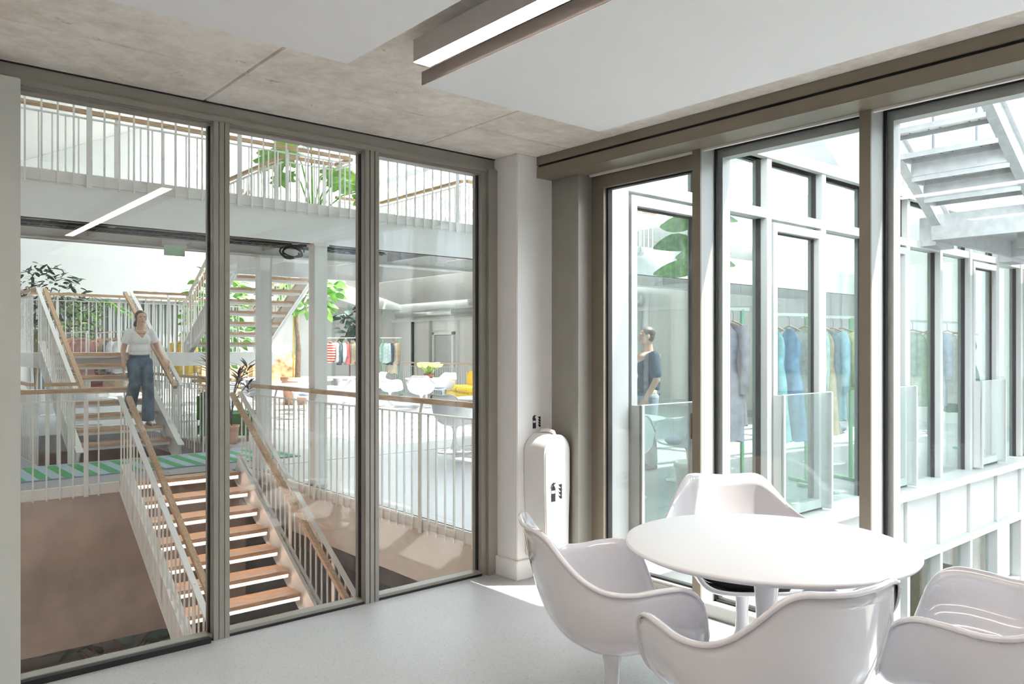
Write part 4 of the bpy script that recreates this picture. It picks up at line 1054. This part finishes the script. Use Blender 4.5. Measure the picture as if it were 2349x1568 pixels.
# purple-leaved cordyline on the cafe floor
cd = potted('dark purple-leaved plant between the mullion and the column', (4.75, 12.35, 0))
pot(cd, (4.75, 12.35, 0), 0.12, 0.30, 'terracotta')
lvb = mesh_from('leaf', *leaf_mesh('blade', 0), 'leaf_purple', True)
for k in range(7):
    a = k * 0.9; l = 0.16 + 0.1 * (k % 3); h = 0.95 + 0.14 * (k % 4)
    b0 = Vector((4.75, 12.35, 0.26)); tp = b0 + Vector((math.cos(a) * l * 1.7, math.sin(a) * l * 1.7, h - 0.26))
    tube('stem', crom([b0, b0 + Vector((math.cos(a) * l * 0.3, math.sin(a) * l * 0.3, h * 0.4)), tp], 4), 0.008, 'leaf_purple', cd, 5)
    for j in range(16):
        B = leaf_basis(tp - Vector((0, 0, 0.014 * j)), (math.cos(a + j * 2.4), math.sin(a + j * 2.4), 0.9 - 0.05 * j), 0.30, 0)
        obj('leaf', lvb, cd, B)
# tree in the terracotta planter
tp_ = potted('slender tree in a large terracotta planter among the cafe tables', (9.5, 20.0, 0), 'tree', 'potted_tree')
pot(tp_, (9.5, 20.0, 0), 0.42, 0.74)
tube('trunk', crom([(9.5, 20, 0.6), (9.54, 20.02, 1.5), (9.47, 19.98, 2.2), (9.52, 20, 2.9)], 5), [0.075] * 6 + [0.06] * 6 + [0.045] * 4, 'stem_brown', tp_, 8)
tube('support_cane', [(9.38, 20.0, 0.66), (9.40, 20.0, 2.75)], 0.016, 'yellow_fabric', tp_, 6)
for k in range(6):
    a = k * 1.1; tube('branch', [(9.52, 20, 2.5), (9.52 + 0.5 * math.cos(a), 20 + 0.5 * math.sin(a), 3.0 + 0.1 * k)], [0.025, 0.012], 'stem_brown', tp_, 6)
scatter('foliage', tp_, (9.6, 19.9, 3.2), (1.0, 0.9, 0.75), 150, 'oval', 'leaf_green', 0.24, 0.42, rn, 0.3)
scatter('foliage', tp_, (9.85, 19.7, 2.75), (0.55, 0.5, 0.35), 30, 'oval', 'leaf_lime', 0.22, 0.36, rn, 0.3)
fk = potted('dark rubber plant standing behind the colourful rack', (13.15, 23.7, 0))
pot(fk, (13.15, 23.7, 0), 0.3, 0.5, 'steel_white')
tube('trunk', [(13.15, 23.7, 0.45), (13.15, 23.73, 2.6)], [0.03, 0.02], 'stem_brown', fk, 6)
scatter('foliage', fk, (13.15, 23.7, 2.35), (0.5, 0.5, 0.6), 80, 'oval', 'leaf_dark', 0.24, 0.40, rn, 0.2)
# greenery behind the second flight
gb = potted('dense leafy shrub behind the upper stair flight', (8.0, 21.5, 0))
pot(gb, (8.0, 21.5, 0), 0.4, 0.6, 'steel_white')
tube('trunk', [(8.0, 21.5, 0.5), (8.0, 21.5, 3.0)], [0.05, 0.03], 'stem_brown', gb, 6)
scatter('foliage', gb, (7.9, 21.5, 2.4), (0.9, 0.9, 1.4), 420, 'oval', 'leaf_green', 0.16, 0.30, rn, 0.2)
# plant on the lower floor behind a polished edge
lw_ = potted('dark large-leaved plant on the lower floor beneath the stair', (2.8, 11.2, LOW))
pot(lw_, (2.8, 11.2, LOW), 0.25, 0.4, 'terracotta')
lvo = mesh_from('leaf', *leaf_mesh('oval', 0), 'leaf_dark', True)
for k in range(16):
    a = k * 2.4; h = 0.30 + 0.055 * k; b0 = Vector((2.8, 11.2, LOW + 0.38)); tpp = b0 + Vector((math.cos(a) * 0.42, math.sin(a) * 0.42, h))
    tube('stem', [b0, b0 + Vector((math.cos(a) * 0.12, math.sin(a) * 0.12, h * 0.6)), tpp], 0.011, 'stem_brown', lw_, 5)
    obj('leaf', lvo, lw_, leaf_basis(tpp, (math.cos(a), math.sin(a), 0.2), 0.46, 0.3))
# round-leaved fig plant inside the courtyard windows
fg = potted('fig-like plant with round leaves inside the first courtyard window', (6.36, 4.65, 0))
pot(fg, (6.36, 4.65, 0), 0.2, 0.4, 'steel_white')
tube('trunk', [(6.36, 4.65, 0.35), (6.36, 4.65, 1.4), (6.34, 4.65, 2.75)], [0.022, 0.018, 0.012], 'stem_brown', fg, 6)
lvr = mesh_from('leaf', *leaf_mesh('oval', 0), 'leaf_green', True)
for k in range(11):
    a = k * 2.4
    obj('leaf', lvr, fg, leaf_basis((6.34, 4.65, 2.2 + 0.055 * k), (math.cos(a), math.sin(a), 0.1), 0.40, 0.7))
# flowers
fw = potted('pale yellow flowers in a brown pot on a cafe table', (11.75, 17.0, 0.741), 'flowers', 'flower_pot')
lathe('pot', [(0.10, 0), (0.14, 0.12), (0.13, 0.12), (0.0, 0.10)], 'brown_pot', fw, 20, (11.75, 17.0, 0.742))
for k in range(20):
    a = k * 2.4; l = 0.08 + 0.012 * k; q = Vector((11.75 + l * math.cos(a), 17.0 + l * math.sin(a), 1.06 + 0.03 * math.sin(k * 3)))
    tube('stem', [(11.75, 17.0, 0.84), q], 0.006, 'leaf_lime', fw, 5)
    lathe('blossom', [(0.01, -0.02), (0.05, 0.0), (0.085, 0.05), (0.06, 0.06), (0.02, 0.02)], 'yellow_petal', fw, 10, q[:])
# far wall fittings
dc = thing('ventilation_duct', 'round zinc ventilation duct along the cafe wall', 'duct', (16.7, 20, 2.8))
for (a, b) in ((14.0, 18.8), (18.84, 22.6), (22.64, 26.3)):
    tube('duct_section', [(16.7, a, 2.82), (16.7, b, 2.82)], 0.15, 'duct_zinc', dc, 20)
for y in (18.82, 22.62): tube('duct_collar', [(16.7, y - 0.03, 2.82), (16.7, y + 0.03, 2.82)], 0.16, 'duct_zinc', dc, 20)
for (y0, y1, l) in ((22.9, 24.2, 'grey door in a white frame in the cafe wall'), (18.6, 19.8, 'grey door close to the end of the duct')):
    dd = structure(empty('door_%d' % (2 if y0 > 20 else 3), (16.95, (y0 + y1) / 2, 0)), l)
    box('door_leaf', 16.92, 16.98, y0 + 0.12, y1 - 0.12, 0, 2.0, 'soffit_grey', dd)
    box('door_jamb', 16.88, 17.0, y0, y0 + 0.1, 0, 2.12, 'white_paint', dd); box('door_jamb', 16.88, 17.0, y1 - 0.1, y1, 0, 2.12, 'white_paint', dd)
    box('door_head', 16.88, 17.0, y0, y1, 2.02, 2.14, 'white_paint', dd)
pn = structure(empty('trim_17', (16.97, 20, 1)), 'wall panels and posts of the cafe wall')
for k, y in enumerate((14.2, 16.3, 18.3, 20.2, 21.6, 22.7, 24.4, 25.6)):
    box('wall_post', 16.9, 17.0, y, y + 0.07, 0, 2.65, ['alu_grey', 'white_paint', 'alu_grey', 'black_rubber'][k % 4], pn)
box('wall_beam', 16.85, 17.0, 10, 27, 2.55, 2.65, 'white_paint', pn)
tag(lathe('wall_clock', [(0.0, 0), (0.16, 0), (0.17, 0.02), (0.17, 0.05), (0.0, 0.05)], 'steel_white', None, 24), 'round white wall clock above the duct', 'clock')
o = [x for x in bpy.data.objects if x.name == 'wall_clock'][0]; o.matrix_basis = Matrix.Translation((16.95, 21.9, 3.2)) @ Matrix.Rotation(R(-90), 4, 'Y')
# end wall: dark windows and panel posts
ew = structure(empty('window_26', (8, 26.95, 1.5)), 'dark windows with vertical blinds in the end wall')
for k in range(6):
    x = 4.4 + k * 1.05
    box('pane', x + 0.06, x + 0.99, 26.93, 26.96, 0.2, 2.95, 'dark_glass', ew)
    box('window_post', x - 0.04, x + 0.05, 26.88, 27.0, 0.1, 3.05, 'alu_white', ew)
    for j in range(8):
        box('blind_slat', x + 0.10 + j * 0.11, x + 0.14 + j * 0.11, 26.905, 26.925, 0.2, 2.95, 'soffit_grey', ew)
ep = structure(empty('trim_18', (13, 26.95, 1.5)), 'panel posts of the end wall behind the cafe')
for k in range(4):
    box('wall_post', 11.2 + k * 1.5, 11.32 + k * 1.5, 26.9, 27.0, 0, 3.05, ['alu_grey', 'alu_white'][k % 2], ep)

# ================================================================== PEOPLE
def add_capsule(bm, p, q, r0, r1, n=14, sx=1.0):
    p = Vector(p); q = Vector(q); d = (q - p); L_ = d.length; d.normalize()
    a = Vector((0, 1, 0)) if abs(d.y) < 0.9 else Vector((1, 0, 0)); s = d.cross(a).normalized(); t = d.cross(s)
    rows = [(p - d * r0 * math.cos(f), r0 * math.sin(f)) for f in (0.3, 0.8, 1.2)] + [(p + d * L_ * f, r0 + (r1 - r0) * f) for f in (0, 0.33, 0.66, 1)] + [(q + d * r1 * math.cos(f), r1 * math.sin(f)) for f in (1.2, 0.8, 0.3)]
    vr = [[bm.verts.new(c + (s * math.cos(2 * math.pi * k / n) * sx + t * math.sin(2 * math.pi * k / n)) * rr) for k in range(n)] for c, rr in rows]
    for i in range(len(vr) - 1):
        for k in range(n): bm.faces.new((vr[i][k], vr[i][(k + 1) % n], vr[i + 1][(k + 1) % n], vr[i + 1][k]))
    bm.faces.new(vr[0][::-1]); bm.faces.new(vr[-1])
def add_ell(bm, c, r, rot=None, n=18):
    m = Matrix.Translation(c) @ (rot or Matrix()) @ Matrix.Diagonal((r[0], r[1], r[2], 1))
    bmesh.ops.create_uvsphere(bm, u_segments=n, v_segments=n // 2 + 3, radius=1, matrix=m)
def chain(bm, pts, rad):
    for i in range(len(pts) - 1): add_capsule(bm, pts[i], pts[i + 1], rad[i], rad[i + 1])
def fuse(name, bm, voxel, mat, parent, smooth_it=4):
    me = bpy.data.meshes.new(name); bmesh.ops.recalc_face_normals(bm, faces=bm.faces[:]); bm.to_mesh(me); bm.free()
    tmp = bpy.data.objects.new('tmp', me); COL.objects.link(tmp)
    md = tmp.modifiers.new('r', 'REMESH'); md.mode = 'VOXEL'; md.voxel_size = voxel
    sm = tmp.modifiers.new('s', 'SMOOTH'); sm.iterations = smooth_it; sm.factor = 0.5
    dg = bpy.context.evaluated_depsgraph_get()
    out = bpy.data.meshes.new_from_object(tmp.evaluated_get(dg)); out.name = name
    bpy.data.objects.remove(tmp); bpy.data.meshes.remove(me)
    out.materials.clear(); out.materials.append(MATS[mat]); out.polygons.foreach_set('use_smooth', [True] * len(out.polygons))
    return obj(name, out, parent)
def hand(bm, wrist, knuckle, palm_n, side, curl):
    """wrist -> knuckle gives the palm; four fingers of different length plus a thumb from the palm's side"""
    w0 = Vector(wrist); k0 = Vector(knuckle); d = (k0 - w0).normalized(); nrm = Vector(palm_n).normalized(); s = d.cross(nrm).normalized() * side
    for f in (-0.026, -0.009, 0.009, 0.026):
        add_capsule(bm, w0 + s * f * 0.7, k0 + s * f, 0.013, 0.011, 8)
    for i, (f, ln) in enumerate(((-0.027, 0.060), (-0.009, 0.074), (0.009, 0.078), (0.027, 0.068))):
        a = k0 + s * f; dd = (d + nrm * curl * 0.5).normalized(); b_ = a + dd * ln * 0.5
        d2 = (d + nrm * curl * 1.5).normalized(); add_capsule(bm, a, b_, 0.0090, 0.0085, 8); add_capsule(bm, b_, b_ + d2 * ln * 0.5, 0.0085, 0.0070, 8)
    t0 = w0 + d * 0.025 + s * 0.028; t1 = t0 + (d * 0.6 + s * 0.8 + nrm * 0.3).normalized() * 0.036
    add_capsule(bm, t0, t1, 0.013, 0.0105, 8); add_capsule(bm, t1, t1 + (d * 0.9 + s * 0.15 + nrm * 0.5).normalized() * 0.032, 0.0105, 0.008, 8)
def head(bm, c, face, male=False):
    """c = head centre; face = horizontal unit vector the face looks along"""
    c = Vector(c); f = Vector((face[0], face[1], 0)).normalized(); s = Vector((-f.y, f.x, 0)); z = Vector((0, 0, 1))
    rot = Matrix((s, f, z)).transposed().to_4x4()
    P = lambda a, b, e: c + s * a + f * b + z * e
    add_ell(bm, P(0, -0.012, 0.025), (0.074, 0.092, 0.088), rot)            # skull
    add_ell(bm, P(0, 0.022, -0.028), (0.058, 0.066, 0.078), rot)            # face
    add_ell(bm, P(0, 0.052, -0.088), (0.026, 0.026, 0.020), rot)            # chin
    for q in (-1, 1):
        add_ell(bm, P(q * 0.040, 0.020, -0.062), (0.020, 0.040, 0.024), rot)     # jaw
        add_ell(bm, P(q * 0.036, 0.060, -0.022), (0.019, 0.018, 0.016), rot)     # cheek
        add_ell(bm, P(q * 0.026, 0.074, 0.024), (0.024, 0.012, 0.009), rot)      # brow
        add_ell(bm, P(q * 0.075, -0.010, -0.006), (0.009, 0.019, 0.031), rot)    # ear
    add_capsule(bm, P(0, 0.080, 0.012), P(0, 0.101, -0.026), 0.0085, 0.012, 8)   # nose
    add_ell(bm, P(0, 0.077, -0.054), (0.021, 0.012, 0.009), rot)            # mouth
    return P, rot
def face_bits(root, P, rot, mat_lip='lip'):
    for q in (-1, 1):
        bm = bmesh.new(); add_ell(bm, P(q * 0.029, 0.0785, 0.006), (0.012, 0.006, 0.0038), rot, 10); bm_obj('eye', bm, 'steel_white', root, True)
        bm = bmesh.new(); add_ell(bm, P(q * 0.029, 0.083, 0.006), (0.0052, 0.003, 0.0040), rot, 10); bm_obj('iris', bm, 'hair_brown', root, True)
        bm = bmesh.new(); add_ell(bm, P(q * 0.030, 0.085, 0.026), (0.019, 0.004, 0.0036), rot, 10); bm_obj('eyebrow', bm, 'hair_brown', root, True)
    bm = bmesh.new(); add_ell(bm, P(0, 0.0865, -0.0505), (0.020, 0.005, 0.0042), rot, 10); add_ell(bm, P(0, 0.0865, -0.058), (0.018, 0.005, 0.0048), rot, 10); bm_obj('lips', bm, mat_lip, root, True)

def woman():
    O = Vector((3.46, 12.60, 0.36))
    r = thing('person', 'woman in white V-neck T-shirt and wide blue jeans walking down the oak stair', 'person', O[:])
    A = lambda x, y, z: O + Vector((x, y, z))
    bm = bmesh.new()
    hd = A(0.005, -0.035, 1.60)
    P, rot = head(bm, hd, (0.03, -1.0))
    chain(bm, [A(0, 0.005, 1.40), A(0.0, -0.012, 1.52)], [0.056, 0.048])
    add_ell(bm, A(0, 0.0, 1.38), (0.155, 0.075, 0.055)); add_ell(bm, A(0, -0.01, 1.27), (0.135, 0.085, 0.13)); add_ell(bm, A(0, 0, 1.03), (0.125, 0.085, 0.16))
    sh = {1: A(0.165, 0.0, 1.385), -1: A(-0.165, 0.0, 1.385)}
    el = {1: A(0.245, -0.05, 1.125), -1: A(-0.225, 0.03, 1.12)}
    wr = {1: A(0.262, -0.285, 0.985), -1: A(-0.235, -0.03, 0.88)}
    for s in (1, -1): chain(bm, [sh[s], el[s], wr[s]], [0.048, 0.037, 0.025])
    hand(bm, wr[1], A(0.265, -0.375, 0.945), (0, 0.2, -1), 1, 0.55)
    hand(bm, wr[-1], A(-0.238, -0.045, 0.79), (1, 0, 0), 1, 0.5)
    an = {1: A(0.085, -0.12, 0.07), -1: A(-0.085, 0.19, 0.25)}
    kn = {1: A(0.085, -0.115, 0.50), -1: A(-0.095, -0.085, 0.63)}
    hp = {1: A(0.085, 0.0, 0.93), -1: A(-0.085, 0.0, 0.93)}
    for s in (1, -1):
        chain(bm, [hp[s], kn[s], an[s]], [0.078, 0.052, 0.034])
        chain(bm, [an[s] + Vector((0, 0.02, -0.035)), an[s] + Vector((0.01 * s, -0.12, -0.048))], [0.030, 0.024])
    body = fuse('body', bm, 0.0050, 'skin', r, 3)
    face_bits(r, P, rot)
    bm = bmesh.new()                                             # hair: swept back into a low bun
    add_ell(bm, P(0, -0.020, 0.034), (0.081, 0.094, 0.089), rot); add_ell(bm, P(0, -0.055, -0.01), (0.070, 0.062, 0.075), rot)
    for q in (-1, 1): add_ell(bm, P(q * 0.066, -0.018, 0.012), (0.018, 0.045, 0.050), rot)
    add_ell(bm, P(-0.03, -0.105, -0.075), (0.042, 0.036, 0.048), rot); add_ell(bm, P(-0.055, -0.08, -0.095), (0.03, 0.03, 0.034), rot)
    hair = bm
    for v in hair.verts:                                         # keep the hairline off the face
        lv_ = (v.co - P(0, 0, 0)); fb = lv_.dot((P(0, 1, 0) - P(0, 0, 0)))
        if fb > 0.045 and lv_.z < 0.07: v.co -= (P(0, 1, 0) - P(0, 0, 0)) * (fb - 0.045)
    fuse('hair', hair, 0.006, 'hair_brown', r, 2)
    bm = bmesh.new()                                             # T-shirt, loosely tucked
    add_ell(bm, A(0, 0.004, 1.375), (0.172, 0.086, 0.062)); add_ell(bm, A(0, -0.012, 1.27), (0.155, 0.108, 0.14)); add_ell(bm, A(0, -0.01, 1.14), (0.158, 0.112, 0.12)); add_ell(bm, A(0, -0.005, 1.075), (0.150, 0.112, 0.055))
    for q in (-1, 1): add_ell(bm, A(q * 0.058, -0.068, 1.27), (0.070, 0.045, 0.075))
    for s in (1, -1):
        m = sh[s].lerp(el[s], 0.62); chain(bm, [sh[s] + Vector((-0.012 * s, 0, 0.0)), m], [0.067, 0.062])
    sh_o = fuse('t_shirt', bm, 0.0042, 'tee_white', r, 14)
    bm = bmesh.new(); bm.from_mesh(sh_o.data)                     # cut the V neck and flat hems
    kill = []
    for f in bm.faces:
        c = f.calc_center_median() - O
        vee = c.y < 0.0 and c.z > 1.30 + abs(c.x) * 1.25 and abs(c.x) < 0.105
        neck = c.z > 1.40 and abs(c.x) < 0.085
        if vee or neck or c.z < 1.045: kill.append(f)
        else:
            for s in (1, -1):
                q = (c + O - sh[s]); ax = (el[s] - sh[s]).normalized()
                if q.dot(ax) > 0.165 and (q - ax * q.dot(ax)).length < 0.074 and s * c.x > 0.14: kill.append(f); break
    bmesh.ops.delete(bm, geom=kill, context='FACES'); bmesh.ops.solidify(bm, geom=bm.faces[:], thickness=0.004); bm.to_mesh(sh_o.data); bm.free()
    sh_o.data.polygons.foreach_set('use_smooth', [True] * len(sh_o.data.polygons))
    bm = bmesh.new()                                             # wide-leg jeans
    add_ell(bm, A(0, 0.0, 1.03), (0.138, 0.100, 0.09)); add_ell(bm, A(0, 0.01, 0.93), (0.168, 0.125, 0.12))
    for s in (1, -1): chain(bm, [hp[s] + Vector((0.006 * s, 0, 0)), kn[s], an[s] + Vector((0, 0.01, 0.03))], [0.094, 0.084, 0.092])
    jo = fuse('jeans', bm, 0.008, 'denim', r, 3)
    bm = bmesh.new(); bm.from_mesh(jo.data); kill = [f for f in bm.faces if f.calc_center_median().z - O.z > 1.085 or (f.calc_center_median() - an[1]).z < -0.005 and (f.calc_center_median() - O).x > 0 or (f.calc_center_median() - an[-1]).z < -0.005 and (f.calc_center_median() - O).x < 0 and (f.calc_center_median() - O).y > 0.02]
    bmesh.ops.delete(bm, geom=kill, context='FACES'); bmesh.ops.solidify(bm, geom=bm.faces[:], thickness=0.004); bm.to_mesh(jo.data); bm.free()
    jo.data.polygons.foreach_set('use_smooth', [True] * len(jo.data.polygons))
    lathe('waistband', [(1.0, 1.05), (1.01, 1.055), (1.01, 1.09), (1.0, 1.095)], 'denim', r, 40)
    wb = r.children[-1]; wb.matrix_basis = Matrix.Translation(O) @ Matrix.Diagonal((0.137, 0.100, 1, 1))
    for s in (1, -1):
        bm = bmesh.new(); c = an[s]
        chain(bm, [c + Vector((0, 0.035, -0.045)), c + Vector((0.004 * s, -0.05, -0.050)), c + Vector((0.01 * s, -0.13, -0.056))], [0.030, 0.034, 0.022])
        fuse('shoe', bm, 0.007, 'hair_brown', r, 2)
woman()

def man():
    O = Vector((7.75, 6.38, 0.0))
    r = thing('person', 'man in dark navy T-shirt standing in profile behind the first courtyard window', 'person', O[:])
    f = Vector((-0.82, 0.57, 0)).normalized(); s = Vector((-f.y, f.x, 0))      # facing, his left
    A = lambda a, b, z: O + s * a + f * b + Vector((0, 0, z))
    bm = bmesh.new()
    P, rot = head(bm, A(0, 0.03, 1.66), f[:2], True)
    chain(bm, [A(0, 0.0, 1.44), A(0, 0.015, 1.57)], [0.066, 0.060])
    add_ell(bm, A(0, 0, 1.40), (0.16, 0.16, 0.07)); add_ell(bm, A(0, 0, 1.25), (0.14, 0.14, 0.2)); add_ell(bm, A(0, 0, 1.0), (0.14, 0.13, 0.15))
    sh = {1: A(0.20, -0.01, 1.40), -1: A(-0.20, -0.01, 1.40)}; el = {1: A(0.25, -0.03, 1.12), -1: A(-0.25, -0.02, 1.12)}; wr = {1: A(0.26, 0.10, 0.90), -1: A(-0.26, 0.12, 0.92)}
    for q in (1, -1):
        chain(bm, [sh[q], el[q], wr[q]], [0.056, 0.044, 0.030])
        hand(bm, wr[q], A(0.26 * q, 0.15, 0.825), tuple(-s * q), q, 0.6)
        chain(bm, [A(0.10 * q, 0, 0.95), A(0.105 * q, 0.02, 0.50), A(0.11 * q, -0.01, 0.09)], [0.09, 0.06, 0.042])
    fuse('body', bm, 0.0055, 'skin', r, 3)
    face_bits(r, P, rot)
    bm = bmesh.new(); add_ell(bm, P(0, -0.022, 0.036), (0.079, 0.096, 0.086), rot); add_ell(bm, P(0, -0.05, -0.01), (0.070, 0.056, 0.07), rot)
    for v in bm.verts:
        lv_ = v.co - P(0, 0, 0); fb = lv_.dot(f)
        if fb > 0.05 and lv_.z < 0.065: v.co -= f * (fb - 0.05)
    fuse('hair', bm, 0.006, 'hair_brown', r, 2)
    bm = bmesh.new()
    fl_ = Matrix((s, f, Vector((0, 0, 1)))).transposed().to_4x4()
    add_ell(bm, A(0, 0, 1.39), (0.215, 0.115, 0.075), fl_); add_ell(bm, A(0, 0, 1.25), (0.20, 0.145, 0.17), fl_); add_ell(bm, A(0, 0, 1.06), (0.185, 0.145, 0.20), fl_); add_ell(bm, A(0, 0, 0.95), (0.183, 0.145, 0.10), fl_)
    for q in (1, -1): chain(bm, [sh[q], sh[q].lerp(el[q], 0.72)], [0.078, 0.075])
    fuse('t_shirt', bm, 0.009, 'tee_navy', r, 3)
    bm = bmesh.new(); add_ell(bm, A(0, 0, 0.92), (0.175, 0.135, 0.12), fl_)
    for q in (1, -1): chain(bm, [A(0.095 * q, 0, 0.9), A(0.105 * q, 0.02, 0.50), A(0.11 * q, -0.01, 0.10)], [0.105, 0.085, 0.075])
    fuse('trousers', bm, 0.010, 'cushion_blue', r, 3)
    for q in (1, -1):
        bm = bmesh.new(); chain(bm, [A(0.11 * q, -0.05, 0.035), A(0.115 * q, 0.08, 0.035), A(0.12 * q, 0.17, 0.028)], [0.034, 0.036, 0.026]); fuse('shoe', bm, 0.008, 'cushion_black', r, 2)
man()
